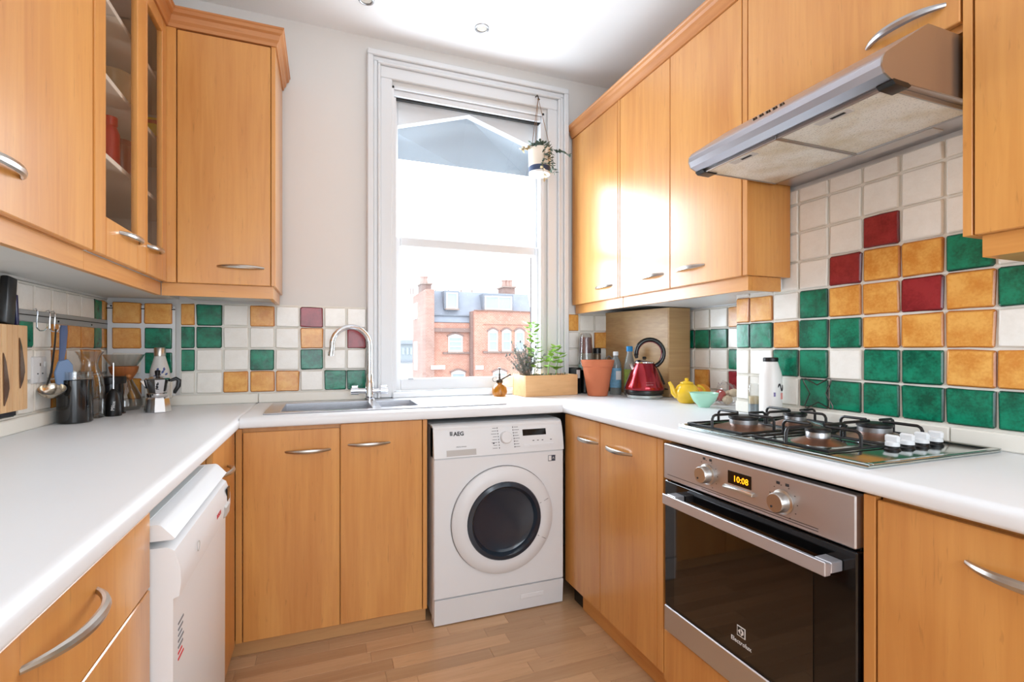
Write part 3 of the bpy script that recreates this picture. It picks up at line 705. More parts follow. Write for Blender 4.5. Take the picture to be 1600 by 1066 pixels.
# ================================================================== WASHING MACHINE
t = thing('washing_machine', 'white front-loading washing machine with a dark round door under the worktop', 'washing machine', (.735, 2.36, 0))
x0, x1, yf = .433, 1.040, 2.062
MB().box(x0, x1, yf+.02, 2.62, .03, .845, .004).build('cabinet', ENAM, t)
MB().box(x0-.002, x1+.002, yf+.06, 2.62, .8455, .854, .003).build('top_lid', ENAM, t)
MB().box(x0, x1, yf, yf+.0195, .118, .713, .004).build('front_panel', ENAM, t)
MB().prism([(yf-.004, .7155), (yf+.019, .7155), (yf+.075, .7155), (yf+.075, .8448), (yf+.060, .853), (yf+.036, .850), (yf+.022, .838), (yf+.006, .78)], 'x', x0, x1).build('control_panel', ENAM2, t)
MB().prism([(yf+.006, .006), (yf+.06, .006), (yf+.06, .1155), (yf-.002, .1155)], 'x', x0+.002, x1-.002).build('kick_panel', ENAM2, t)
for fx in (x0+.05, x1-.05):
    for fy in (yf+.12, 2.55): MB().cyl((fx, fy, .0005), (fx, fy, .0295), .02, .018, 12).build('foot', BLACK, t)
MB().box(x1-.215, x1-.10, yf-.0005, yf+.004, .055, .076, .003).build('filter_flap', ENAM, t)
ry = Matrix.Rotation(R(90), 3, 'X')      # local z -> -y
cx_, cz_ = .742, .427
dn = MB().lathe((cx_, yf, cz_), [(.235, 0), (.235, .014), (.226, .023), (.188, .030), (.172, .028), (.168, .020), (.168, 0)], 64, ry, cap=False).build('door', ENAM2, t)
MB().lathe((cx_, yf, cz_), [(.238, .0), (.238, .002), (.233, .002)], 64, ry, cap=False).build('door_gap', PRINTG, dn)
MB().lathe((cx_, yf, cz_), [(.172, .027), (.168, .033), (.152, .036), (.148, .030), (.140, .016), (.12, .009), (.0, .007)], 64, ry, cap=False).build('door_glass', DOORG, dn)
for a in (R(20), R(-28)):
    MB().tube([(cx_+math.cos(a)*.176, yf-.0295, cz_+math.sin(a)*.176), (cx_+math.cos(a)*.222, yf-.0245, cz_+math.sin(a)*.222)], .0012, 6).build('handle_seam', PRINTG, dn)
# sloping fascia frame: point on the fascia at height z
def fy(z): return yf-.004+(z-.7155)/(.78-.7155)*.010 if z < .78 else yf+.006+(z-.78)/(.838-.78)*.016
def fas(xa, xb, za, zb, name, mat, proud=.001):
    m = MB(); m.prism([(fy(za)-proud, za), (fy(zb)-proud, zb), (fy(zb)+.003, zb), (fy(za)+.003, za)], 'x', xa, xb)
    return m.build(name, mat, t, smooth=False)
fas(.487, .618, .722, .747, 'drawer_grip', GREYP)
fas(.840, .955, .788, .815, 'display', LCD, .0012)
fas(.842, .990, .739, .750, 'button_bar', ENAM, .002)
for i in range(6): fas(.8445+.0245*i, .867+.0245*i, .741, .748, 'button', ENAM2, .003)
kx_ = .757; kz = .786
MB().lathe((kx_, fy(kz)+.001, kz), [(.027, 0), (.026, .018), (.023, .021), (0, .021)], 32, Matrix.Rotation(R(82), 3, 'X')).build('dial', ENAM2, t)
up = (0, .22, .975)
text('AEG', .024, (.521, fy(.808)-.001, .806), (1, 0, 0), up, PRINT, t, bold=.0008)
for i, (dx, w_) in enumerate(((0, .0035), (.005, .0035), (.010, .002))): fas(.505+dx, .505+dx+w_, .807, .824, 'brand_bars', PRINT, .0008)
text('PERFECTSTEAM', .0065, (.530, fy(.757)-.001, .757), (1, 0, 0), up, PRINTG, t)
for i in range(8):
    z = .828-.0122*i
    fas(.7195+.0006*i, .7225+.0006*i, z-.003, z+.003, 'program_mark', PRINT, .0008); fas(.698-.004*(i % 3), .7165, z-.001, z+.001, 'program_text', PRINTG, .0008)
    fas(.7925+.0006*i, .7955+.0006*i, z-.003, z+.003, 'program_mark', PRINT, .0008); fas(.799, .816+.004*((i+1) % 3), z-.001, z+.001, 'program_text', PRINTG, .0008)
fas(.696, .703, .7615, .7675, 'program_icon', PRINT, .0008)
for i in range(4): fas(.886+.0225*i+(.02 if i == 3 else 0), .894+.0225*i+(.02 if i == 3 else 0), .763, .766, 'button_mark', PRINT, .0008)
m_ = MB().box(.962, .998, yf-.0008, yf+.001, .665, .692).build('badge', plain('badge_blue_grey', (70, 78, 92), .3), t, smooth=False)
MB().box(.964, .978, yf-.0014, yf, .668, .690).build('badge_panel', PRINTW, m_, smooth=False)
text('A', .014, (.983, yf-.0012, .675), (1, 0, 0), (0, 0, 1), PRINTW, t)

# ================================================================== DISHWASHER
t = thing('dishwasher', 'white freestanding dishwasher slotted under the left worktop', 'dishwasher', (-.6, 1.42, 0))
y0, y1 = 1.142, 1.692
MB().box(-.86, -.335, y0, y1, .02, .80, .004).build('cabinet', ENAM, t)
MB().prism([(-.86, .806), (-.276, .806), (-.273, .809), (-.296, .835), (-.302, .838), (-.86, .838)], 'y', y0, y1).build('top_lid', ENAM, t)
MB().box(-.80, -.325, y0+.03, y1-.03, .8385, .8395).build('lid_inlay', plain('lid_grey', (206, 212, 212), .4), t, smooth=False)
prof = [(-.333, .105), (-.278, .105), (-.276, .690), (-.266, .694), (-.263, .72), (-.264, .75), (-.274, .784), (-.286, .792), (-.333, .792)]
MB().prism(prof, 'y', y0, y1).build('door', ENAM, t)
MB().box(-.333, -.29, y0+.004, y1-.004, .005, .102, .002).build('kick_plate', GREYP, t)
MB().box(-.2745, -.2585, y1-.10, y1-.035, .70, .735, .006).build('handle_recess', GREYP, t)
MB().box(-.2672, -.2625, y1-.050, y1-.012, .735, .772, .001).build('display', LCD, t)
text('BOSCH', .016, (-.2625, y1-.20, .731), (0, 1, 0), (-.02, 0, 1), PRINTR, t)
MB().tube([(-.2605+.0, y0+.135+.011*math.cos(a), .742+.011*math.sin(a)) for a in [2*math.pi*i/20 for i in range(20)]], .0009, 5, closed=True).build('button_ring', GREYP, t)
for i in range(7): MB().box(-.2765, -.2752, y0+.035, y0+.075-.006*(i % 3), .62-.012*i, .624-.012*i).build('sticker_line', PRINTR if i > 4 else PRINTG, t, smooth=False)

# ================================================================== OVEN
t = thing('oven', 'built-in stainless steel electric oven with black glass door and bar handle', 'oven', (1.3, 1.04, .25))
y0, y1, xf = .722, 1.357, 1.056
MB().box(xf+.03, 1.58, y0+.008, y1-.008, .25, .86).build('body', DARK, t, smooth=False)
MB().box(xf, xf+.03, y0, y1, .752, .868, .003).build('control_panel', STEELY, t)
dn = MB().box(xf+.004, xf+.0295, y0, y1, .334, .746, .003).build('door', BLACKG, t)
MB().box(xf+.002, xf+.0045, y0+.10, y1-.05, .345, .70).build('window', OVENG, dn, smooth=False)
MB().box(xf+.001, xf+.0295, y0, y1, .2495, .333, .003).build('lower_trim', STEELY, t)
hb = MB().prism([(xf-.052, .690), (xf-.034, .690), (xf-.030, .716), (xf-.052, .722)], 'y', y0+.03, y1-.058, .002)
hb.box(xf-.033, xf+.003, y0+.03, y0+.07, .694, .718, .002).box(xf-.033, xf+.003, y1-.098, y1-.058, .694, .718, .002)
hb.build('handle', plain('brushed_aluminium', (206, 206, 212), .35, metal=.7), dn)
rx = Matrix.Rotation(R(-90), 3, 'Y')      # local z -> -x
for ky, kz in ((1.156, .811), (.900, .804)):
    k = MB().lathe((xf-.0005, ky, kz), [(.030, 0), (.030, .004), (.025, .006), (.024, .026), (.022, .029), (0, .029)], 36, rx).build('knob', SATIN, t)
    MB().lathe((xf-.0295, ky+.008, kz-.010), [(.003, 0), (.003, .0012), (0, .0012)], 10, rx).build('pointer', PRINT, k)
    for i in range(9):
        a = R(-60+37*i*.85); MB().box(xf-.0006, xf+.001, ky-.040*math.cos(a)-.0015, ky-.040*math.cos(a)+.0015, kz+.040*math.sin(a)-.001, kz+.040*math.sin(a)+.001).build('knob_mark', PRINT, t, smooth=False)
    for dy in (-.012, .014): MB().box(xf-.0006, xf+.001, ky+dy-.005, ky+dy+.005, kz+.040, kz+.047).build('knob_icon', PRINT, t, smooth=False)
MB().box(xf-.001, xf+.002, .996, 1.078, .806, .842, .001).build('display', LCD, t)
text('10:08', .024, (xf-.0014, 1.058, .8155), (0, -1, 0), (0, 0, 1), AMBER, t, 'clock_digits')
MB().prism([(xf-.012, .792), (xf+.001, .790), (xf+.001, .802), (xf-.010, .799)], 'y', .985, 1.088, .001).build('button_strip', SATIN, t)
for i in range(2): MB().box(xf-.0006, xf+.001, y0+.085, y1-.02 if i else 1.18, .7615+.006*i, .763+.006*i).build('trim_line', PRINT, t, smooth=False)
text('Electrolux', .017, (xf+.0015, 1.068, .376), (0, -1, 0), (0, 0, 1), PRINTW, t)
lg = MB().box(xf+.001, xf+.003, 1.018, 1.046, .398, .426).build('emblem', PRINTW, t, smooth=False)
MB().box(xf+.0004, xf+.0015, 1.0205, 1.0435, .4005, .4235).build('emblem_field', BLACK, lg, smooth=False)
m_ = MB().prism([(1.042, .412), (1.034, .420), (1.034, .404)], 'x', xf+.0001, xf+.0008); m_.prism([(1.0315, .4225), (1.023, .416), (1.023, .408), (1.0315, .4015), (1.0315, .408), (1.028, .412), (1.0315, .416)], 'x', xf+.0001, xf+.0008)
m_.build('emblem_mark', PRINTW, lg, smooth=False)

# ================================================================== HOB
t = thing('hob', 'stainless steel four-burner gas hob set in the right worktop', 'hob', (1.345, 1.03, .92))
hx0, hx1, hy0, hy1 = 1.098, 1.590, .722, 1.337
tr = MB().box(hx0, hx1, hy0, hy1, .9205, .927, .003, 2)
tr.box(hx0, hx0+.014, hy0, hy1, .927, .931, .002).box(hx1-.014, hx1, hy0, hy1, .927, .931, .002).box(hx0+.014, hx1-.014, hy0, hy0+.014, .927, .931, .002).box(hx0+.014, hx1-.014, hy1-.014, hy1, .927, .931, .002)
tr.build('tray', HOBS, t)
BUR = [(1.262, 1.222, .046), (1.482, 1.216, .036), (1.252, .958, .032), (1.492, .966, .046)]
for bx_, by, r in BUR:
    b = MB().lathe((bx_, by, .9272), [(r*2.05, 0), (r*1.6, .005), (r*1.15, .012), (r*.95, .014), (0, .014)], 32).build('burner_dish', BRASSY, t)
    MB().lathe((bx_, by, .9415), [(r*.92, 0), (r*.92, .013), (r*.86, .016), (0, .016)], 28).build('burner_ring', ALU, b)
    MB().lathe((bx_, by, .9578), [(r*.98, 0), (r*.98, .006), (r*.85, .009), (0, .0095)], 28).build('burner_cap', IRON, b)
for kx_ in (1.325, 1.382, 1.440, 1.497):
    k = MB().lathe((kx_, .815, .9275), [(.0175, 0), (.0175, .003), (.015, .006), (.015, .011), (0, .011)], 24).build('knob', BLACK, t)
    MB().lathe((kx_, .815, .9388), [(.0155, 0), (.015, .009), (.012, .011), (0, .011)], 24).box(kx_-.0055, kx_+.0055, .798, .832, .946, .966, .004).build('knob_cap', ENAM2, k)
for nm, (b1, b2) in (('far', (BUR[0], BUR[1])), ('near', (BUR[2], BUR[3]))):
    lab = 'black rod pan support over the two hob burners farther from the knobs' if nm == 'far' else 'black rod pan support over the two hob burners next to the knobs'
    g_ = thing('pan_support', lab, 'pan support', (1.36, b1[1], .927), 'hob pan supports')
    ya, yb = b1[1]-.115, b1[1]+.108; xa, xb = 1.135, 1.575
    rr = .0042
    MB().tube([(xa, ya, .9326), (xb, ya, .9326), (xb, yb, .9326), (xa, yb, .9326)], rr, 8, closed=True).build('frame', IRON, g_)
    MB().tube([((xa+xb)/2, ya, .9326), ((xa+xb)/2, yb, .9326)], rr, 8).build('cross_bar', IRON, g_)
    for bx_, by, r in (b1, b2):
        hw = .108
        for dx, dy in ((1, 0), (-1, 0), (0, 1), (0, -1)):
            ex = bx_+dx*hw if dx else bx_; ey = by+dy*hw if dy else by
            if dx: ex = min(max(ex, xa), xb); ex = (xa if bx_ < 1.36 and dx < 0 else xb if bx_ > 1.36 and dx > 0 else (xa+xb)/2)
            if dy: ey = yb if dy > 0 else ya
            ix, iy = bx_+dx*.024, by+dy*.024
            zt = .973
            n_ = Vector((ix-ex, iy-ey, 0)).normalized()
            MB().tube([(ex, ey, .934), (ex, ey, zt-.012), (ex+n_.x*.004, ey+n_.y*.004, zt-.004), (ex+n_.x*.012, ey+n_.y*.012, zt), (ix, iy, zt)], rr, 8).build('finger', IRON, g_)

# ================================================================== EXTRACTOR HOOD
t = thing('extractor_hood', 'brushed steel extractor hood with two mesh filters under the cupboard over the hob', 'extractor hood', (1.36, 1.03, 1.77))
ya, yb = .719, 1.333
pf = [(1.168, 1.774), (1.144, 1.784), (1.136, 1.800), (1.138, 1.816), (1.148, 1.830), (1.294, 1.926), (1.398, 1.926), (1.40, 1.926), (1.618, 1.926), (1.618, 1.778)]
hd = MB()
b = hd.bm; A = [b.verts.new((p, ya+.004, q)) for p, q in pf]; B = [b.verts.new((p, yb-.004, q)) for p, q in pf]
for i in range(len(pf)-1): b.faces.new([A[i], A[i+1], B[i+1], B[i]])
bmesh.ops.recalc_face_normals(b, faces=b.faces)
hd.build('shell', HOODS, t, ang=28)
for yy in (ya, yb-.004): MB().prism(pf, 'y', yy, yy+.0038).build('side_panel', HOODSIDE, t)
MB().box(1.166, 1.618, ya+.004, yb-.004, 1.776, 1.780).build('inner_tray', STEELY, t, smooth=False)
for a, b_ in ((ya+.022, 1.024), (1.030, yb-.022)):
    f = MB().box(1.182, 1.500, a, b_, 1.768, 1.7755, .002).build('filter', FILTER, t)
    fr_ = MB()
    for q in ((1.178, 1.186, a, b_), (1.496, 1.504, a, b_), (1.178, 1.504, a-.002, a+.004), (1.178, 1.504, b_-.004, b_+.002)): fr_.box(q[0], q[1], q[2], q[3], 1.7655, 1.7758, .001)
    fr_.build('filter_frame', ALU, f)
    ym = (a+b_)/2; q = MB().box(1.196, 1.222, ym-.045, ym+.045, 1.7665, 1.7685, .0005).build('latch_plate', GREYP, f)
    MB().box(1.203, 1.212, ym-.030, ym+.006, 1.7655, 1.7670).build('latch_slot', DARK, f, smooth=False)
MB().box(1.530, 1.575, ya+.12, ya+.33, 1.773, 1.777, .001).build('lamp_cover', GREYP, t)
for yy in (ya-.002, yb-.034): MB().prism([(1.166, 1.772), (1.176, 1.764), (1.222, 1.763), (1.232, 1.770), (1.220, 1.7755), (1.172, 1.7765)], 'y', yy, yy+.036, .001).build('corner_cap', BLACK, t)
nrm = Vector((-.096, 0, .146)).normalized()
for i in range(5):
    yy = 1.015+.023*i; p = Vector((1.188, yy, 1.8563)); MB().cyl(p-nrm*.002, p+nrm*.006, .0075, .0065, 14).build('button', BRONZE, t)

# ================================================================== OBJECTS: LEFT WORKTOP AND RAIL
ZW = .9207
# socket
t = thing('power_socket', 'white single power socket on the left tiled wall beside the knife board', 'socket', (-.89, 2.10, 1.07))
MB().box(-.898, -.884, 2.055, 2.145, 1.065, 1.155, .004).build('plate', ENAM2, t)
for y_, z_, w_, h_ in ((2.10, 1.128, .004, .010), (2.085, 1.098, .006, .004), (2.115, 1.098, .006, .004)): MB().box(-.8842, -.8832, y_-w_/2, y_+w_/2, z_-h_/2, z_+h_/2).build('pin_hole', DARK, t, smooth=False)
MB().box(-.8842, -.8815, 2.125, 2.135, 1.120, 1.138, .001).build('switch', ENAM, t)
# utensil rail
t = thing('utensil_rail', 'grey metal utensil rail fixed along the tiles of the left wall', 'rail', (-.89, 2.3, 1.27))
MB().box(-.8965, -.884, 1.86, 2.655, 1.268, 1.306, .002).build('channel', plain('rail_grey', (166, 170, 171), .4, metal=.2), t)
MB().box(-.8845, -.8825, 1.862, 2.653, 1.288, 1.291).build('groove', DARK, t, smooth=False)
MB().box(-.897, -.881, 2.655, 2.659, 1.266, 1.308).build('end_cap', BLACK, t)
for y_ in (1.97, 2.22, 2.49): MB().lathe((-.884, y_, 1.278), [(.004, 0), (.003, .002), (0, .002)], 10, Matrix.Rotation(R(90), 3, 'Y')).build('screw', DARK, t)
def shook(y_, lb):
    pts = [(-.884, y_, 1.309), (-.876, y_, 1.312), (-.872, y_, 1.30), (-.874, y_, 1.27), (-.874, y_, 1.250), (-.866, y_, 1.240), (-.854, y_, 1.240), (-.847, y_, 1.25), (-.847, y_, 1.262)]
    tag(MB().tube(pts, .0018, 7).build('rail_hook', CHROME), lb, 'hook', 'hooks on the utensil rail')
shook(2.055, 'empty wire hook on the utensil rail, nearest the knife board'); shook(2.135, 'wire hook on the utensil rail carrying the ladle'); shook(2.168, 'wire hook on the utensil rail carrying the blue spatula')
# spatula
def leanpath(y0, z0, y1, z1, x): return (x, y0, z0), (x, y1, z1)
t = thing('spatula', 'blue silicone spatula hanging from the utensil rail in front of the ladle', 'spatula', (-.845, 2.14, 1.05))
MB().tube([(-.8475, 2.168, 1.262), (-.8475, 2.166, 1.240), (-.846, 2.155, 1.18), (-.845, 2.142, 1.135)], [.007, .0085, .007, .0055], 10, 1.4).build('handle', BLUEH, t)
SB = MB().prism([(2.118, 1.138), (2.152, 1.145), (2.170, 1.125), (2.172, 1.085), (2.160, 1.052), (2.140, 1.046), (2.110, 1.062), (2.104, 1.10)], 'x', -.850, -.840, .0025)
for v in SB.bm.verts:
    q = Matrix.Rotation(R(-38), 3, 'Z') @ (v.co-Vector((-.845, 2.138, 0))); v.co = Vector((q.x*.82-.838, q.y*.82+2.142, q.z))
SB.build('blade', BLUES, t)
# ladle
t = thing('ladle', 'steel soup ladle with dark handle hanging from the utensil rail', 'ladle', (-.86, 2.10, 1.0))
MB().tube([(-.857, 2.136, 1.248), (-.858, 2.132, 1.20), (-.860, 2.112, 1.10), (-.862, 2.090, 1.06)], [.0035, .004, .005, .0045], 8, .6).build('handle', plain('ladle_handle', (60, 56, 54), .3, metal=.7), t)
tl = Matrix.Rotation(R(28), 3, 'X') @ Matrix.Rotation(R(8), 3, 'Y')
MB().lathe((-.852, 2.098, 1.046), [(0.0, -.030), (.018, -.027), (.033, -.014), (.037, 0), (.036, .0), (.032, -.013), (.017, -.025), (0, -.028)], 28, tl, cap=False).build('bowl', plain('ladle_steel', (206, 196, 180), .2, metal=1), t)
# knife board with boards
t = thing('knife_board', 'wooden slatted knife board hung on the left tiled wall', 'knife board', (-.87, 1.92, .995))
for i in range(6): MB().box(-.888, -.858, 1.806+.0268*i, 1.8316+.0268*i, .995, 1.252, .0015).build('slat', BLOCKW, t)
MB().box(-.896, -.8885, 1.800, 1.972, .975, 1.262, .001).build('back_plate', plain('dark_navy_plate', (26, 28, 40), .4), t)
m_ = MB().box(-.884, -.8625, 1.862, 1.912, 1.2525, 1.395, .006, 2, Matrix.Rotation(R(-6), 3, 'X'), (-.872, 1.89, 1.2525)).build('kitchen_knife', BLACK)
tag(m_, 'broad black knife handle standing in the top of the wooden knife board', 'knife')
m_ = MB().box(-.880, -.866, 1.928, 1.944, 1.2525, 1.345, .004, 2, Matrix.Rotation(R(5), 3, 'X'), (-.872, 1.936, 1.2525)).build('kitchen_knife', plain('navy_handle', (34, 34, 84), .25))
tag(m_, 'slim navy knife handle standing beside the broad black one in the knife board', 'knife')
BLADE = plain('dark_blade', (132, 108, 96), .18, metal=.9)
for y_, lb in ((1.925, 'leaf-shaped steel blade on the right half of the wooden knife board'), (1.845, 'leaf-shaped steel blade at the left photo edge on the wooden knife board')):
    zo = 0 if y_ > 1.9 else -.045
    pts = [(y_-.008, zo+1.215), (y_+.004, zo+1.19), (y_+.018, zo+1.13), (y_+.020, zo+1.11), (y_+.012, zo+1.085), (y_-.004, zo+1.06), (y_-.006, zo+1.12)]
    tag(MB().prism(pts, 'x', -.8575, -.8545, .0008).build('kitchen_knife', BLADE), lb, 'knife')
# black canister
t = thing('canister', 'large black storage jar with a clear rim, nearest on the left worktop', 'canister', (-.823, 2.185, ZW))
c = (-.823, 2.185, ZW)
MB().lathe(c, [(.046, 0), (.050, .004), (.050, .15), (.047, .152), (0, .152)], 40).build('body', plain('black_jar', (10, 11, 14), .12, coat=.4), t)
MB().lathe(c, [(.0495, .1525), (.0495, .178), (.047, .180), (.0465, .154)], 40, cap=False).build('clear_rim', JARG, t)
# glass carafe
t = MB().lathe((-.822, 2.297, ZW), [(0, .002), (.044, .002), (.047, .01), (.047, .10), (.042, .15), (.027, .19), (.025, .205), (.034, .235), (.044, .250), (.042, .250), (.032, .235), (.023, .205), (.025, .188), (.040, .148), (.045, .10), (.045, .012), (0, .006)], 36, cap=False).build('carafe', JARG)
tag(t, 'clear glass carafe with a pinched neck behind the black storage jar', 'carafe')
# frother
t = thing('milk_frother', 'black handheld milk frother standing upright on the left worktop', 'milk frother', (-.7645, 2.347, ZW))
c = (-.7645, 2.347, ZW)
MB().lathe(c, [(.026, 0), (.027, .004), (.026, .05), (.021, .085), (.012, .098), (.007, .104), (0, .104)], 28).build('body', BLACK, t)
MB().cyl((c[0], c[1], ZW+.1045), (c[0], c[1], ZW+.205), .0022, .0022, 8).build('wand', CHROME, t)
text('Milox', .016, (c[0]+.0105, c[1]-.0255, ZW+.022), (.1, .06, 1), (-.95, -.32, .1), PRINTW, t)
# grinder
t = thing('coffee_grinder', 'black cylindrical coffee grinder with a wider lid behind the milk frother', 'coffee grinder', (-.797, 2.427, ZW))
c = (-.797, 2.427, ZW)
MB().lathe(c, [(.040, 0), (.041, .004), (.038, .12), (.0, .12)], 32).build('body', plain('grinder_black', (24, 24, 28), .25), t)
MB().lathe(c, [(.047, .121), (.048, .126), (.048, .146), (.045, .149), (0, .15)], 32).build('lid', BLACK, t)
MB().lathe(c, [(.0412, .004), (.046, .004), (.046, .0), (.0412, 0)], 32, cap=False).build('base_ring', plain('brown_ring', (82, 58, 46), .5), t)
# chemex
t = thing('coffee_maker', 'hourglass glass coffee maker with a wooden collar in the left corner', 'coffee maker', (-.795, 2.552, ZW))
c = (-.795, 2.552, ZW)
MB().lathe(c, [(0, .002), (.055, .002), (.066, .02), (.064, .05), (.045, .095), (.026, .135), (.024, .150), (.034, .170), (.062, .215), (.072, .236), (.070, .236), (.032, .171), (.022, .150), (.024, .135), (.043, .095), (.062, .05), (.064, .02), (.053, .005), (0, .005)], 40, cap=False).build('flask', JARG, t)
MB().lathe(c, [(.027, .128), (.0475, .162), (.052, .182), (.050, .186), (.045, .184), (.0365, .172), (.0265, .152), (.0265, .148), (.0275, .130)], 32, cap=False).build('wooden_collar', wood('collar_wood', (150, 84, 40), (192, 122, 66), 'z', .4), t)
MB().ico((c[0]+.03, c[1]-.045, ZW+.146), .010, 2).build('bead', plain('bead_wood', (188, 120, 66), .4), t)
MB().tube([(c[0]+.008, c[1]-.0285, ZW+.150), (c[0]+.02, c[1]-.04, ZW+.150), (c[0]+.031, c[1]-.048, ZW+.128), (c[0]+.028, c[1]-.05, ZW+.10)], .0018, 6).build('leather_tie', ROPE, t)
# steel-capped bottle
t = thing('water_bottle', 'white insulated bottle with blue botanical print and steel cap in the corner', 'bottle', (-.672, 2.575, ZW))
c = (-.672, 2.575, ZW)
wbm = plain('bottle_white', (214, 212, 208), .35)
MB().lathe(c, [(.033, 0), (.036, .004), (.038, .13), (.036, .165), (.026, .205), (.0205, .228), (.0, .228)], 36).build('body', wbm, t)
MB().lathe(c, [(.0212, .2285), (.0215, .232), (.0215, .262), (.019, .266), (0, .267)], 28).build('cap', SATIN, t)
BPR = plain('blue_botanical_print', (72, 92, 150), .4)
import mathutils
for i, (an, z_, ro, ln) in enumerate(((-95, .155, 40, .016), (-78, .15, -40, .015), (-60, .160, 60, .018), (-104, .142, 10, .014), (-50, .172, 80, .017), (-70, .138, -10, .014), (-38, .150, 30, .016), (-88, .172, 70, .012))):
    rr = .0378+(0 if z_ < .14 else -.0018*(z_-.13)/.035) if z_ < .165 else .0358-(z_-.165)*.22; rr += .0006
    m = MB(); pl = []
    for k in range(9):
        s_ = k/8; w_ = math.sin(math.pi*s_)*.0045
        pl.append((ln*(s_-.5), w_))
    pl += [(p, -w_) for p, w_ in pl[-2:0:-1]]
    vs = []
    for p, q in pl:
        a_ = R(an)+(p*math.cos(R(ro))-q*math.sin(R(ro)))/rr; z2 = z_+p*math.sin(R(ro))+q*math.cos(R(ro))
        rz_ = .0382 if z2 < .13 else (.0382-.002*(z2-.13)/.035 if z2 < .165 else .0362-(z2-.165)*.25); rz_ += .0008
        vs.append((c[0]+rz_*math.cos(a_), c[1]+rz_*math.sin(a_), c[2]+z2))
    m.quad(vs); m.build('leaf_print', BPR, t, smooth=False)
# moka pot
t = thing('moka_pot', 'eight-sided aluminium stovetop coffee pot with black handle in front of the white bottle', 'coffee pot', (-.642, 2.43, ZW))
c = (-.642, 2.43, ZW); O8 = Matrix.Rotation(R(22.5-20), 3, 'Z')
MO = plain('polished_aluminium', (216, 216, 218), .14, metal=1)
MB().lathe(c, [(.047, 0), (.048, .002), (.040, .055), (.036, .062)], 8, O8).build('boiler', MO, t, smooth=False)
MB().lathe(c, [(.037, .0625), (.038, .064), (.038, .076), (.036, .078), (0, .078)], 32).build('collar', MO, t)
up_ = MB().lathe(c, [(.034, .0785), (.045, .132), (.046, .134), (.0, .134)], 8, O8).build('upper_pot', MO, t, smooth=False)
MB().prism([(c[0]-.060, ZW+.130), (c[0]-.043, ZW+.133), (c[0]-.037, ZW+.095)], 'y', c[1]-.012, c[1]+.012, .002).build('spout', MO, t)
MB().lathe(c, [(.046, .1345), (.040, .139), (.02, .146), (0, .148)], 8, O8).build('lid', MO, t, smooth=False)
MB().lathe(c, [(.008, .1485), (.009, .155), (.011, .168), (.006, .172), (0, .172)], 12).build('knob', BLACK, t)
MB().tube([(c[0]+.044, c[1], ZW+.128), (c[0]+.064, c[1]+.004, ZW+.136), (c[0]+.074, c[1]+.006, ZW+.128), (c[0]+.072, c[1]+.006, ZW+.105), (c[0]+.060, c[1]+.004, ZW+.082), (c[0]+.058, c[1]+.004, ZW+.074)], [.006, .008, .009, .009, .0075, .005], 10).build('handle', BLACK, t)
em = MB(); ey = c[1]-.0405
em.ico((c[0]+.010, ey-.0015, ZW+.104), .0045, 1, (1, .3, 1.4)).ico((c[0]+.010, ey-.0025, ZW+.114), .0032, 1, (1, .3, 1)).box(c[0]+.005, c[0]+.015, ey-.0015, ey, ZW+.0945, ZW+.097).box(c[0]+.0125, c[0]+.0145, ey-.003, ey-.001, ZW+.112, ZW+.122)
em.build('figure_mark', PRINT, t)

# ================================================================== OBJECTS: RIGHT SIDE
# mister
t = thing('plant_mister', 'amber glass plant mister with dark pump beside the wooden planter', 'plant mister', (.905, 2.572, ZW))
c = (.905, 2.572, ZW)
MB().lathe(c, [(.030, 0), (.038, .006), (.043, .025), (.040, .045), (.026, .062), (.016, .068), (.015, .074), (0, .074)], 20).build('bottle', AMBG, t)
MB().lathe(c, [(.018, .0745), (.018, .088), (.012, .094), (.006, .098), (.005, .125), (0.0, .125)], 20).cyl((c[0], c[1], ZW+.125), (c[0], c[1], ZW+.15), .003, .003, 10).lathe(c, [(.009, .150), (.009, .155), (0, .156)], 14).tube([(c[0]+.010, c[1], ZW+.09), (c[0]+.035, c[1]-.005, ZW+.105), (c[0]+.062, c[1]-.01, ZW+.118)], [.005, .004, .0055], 10).build('pump', BRONZE, t)
MB().tube([(c[0]-.018, c[1], ZW+.083)]+[(c[0]-.026-.014*math.sin(a), c[1], ZW+.093-.014*math.cos(a)) for a in [R(20*i) for i in range(1, 12)]], .0018, 7).build('finger_loop', BRONZE, t)
# wooden planter
A = Vector((1.015, 2.462, 0)); fu = Vector((.9945, .1045, 0)); sv = Vector((-.1045, .9945, 0))
t = thing('planter_box', 'pale wooden planter box of herbs on the worktop under the window', 'planter', (A.x+.17, A.y+.09, ZW))
rot6 = Matrix.Rotation(math.atan2(.1045, .9945), 3, 'Z')
def lb(u0, u1, v0, v1, z0, z1, bev=.002):   # box in planter frame
    m = MB().box(u0, u1, v0, v1, z0, z1, bev)
    for v in m.bm.verts: v.co = rot6 @ v.co+A
    return m
PL, PD, PH = .338, .155, .115
lb(0, PL, 0, .012, ZW, ZW+PH).build('front_board', PINE, t); lb(0, PL, PD-.012, PD, ZW, ZW+PH).build('back_board', PINE, t)
lb(0, .012, .0125, PD-.0125, ZW, ZW+PH).build('end_board', PINE, t); lb(PL-.012, PL, .0125, PD-.0125, ZW, ZW+PH).build('end_board', PINE, t)
lb(.012, PL-.012, .0125, PD-.0125, ZW, ZW+PH-.012, 0).build('soil', SOIL, t)
def pl(u, v, z): return A+fu*u+sv*v+Vector((0, 0, z))
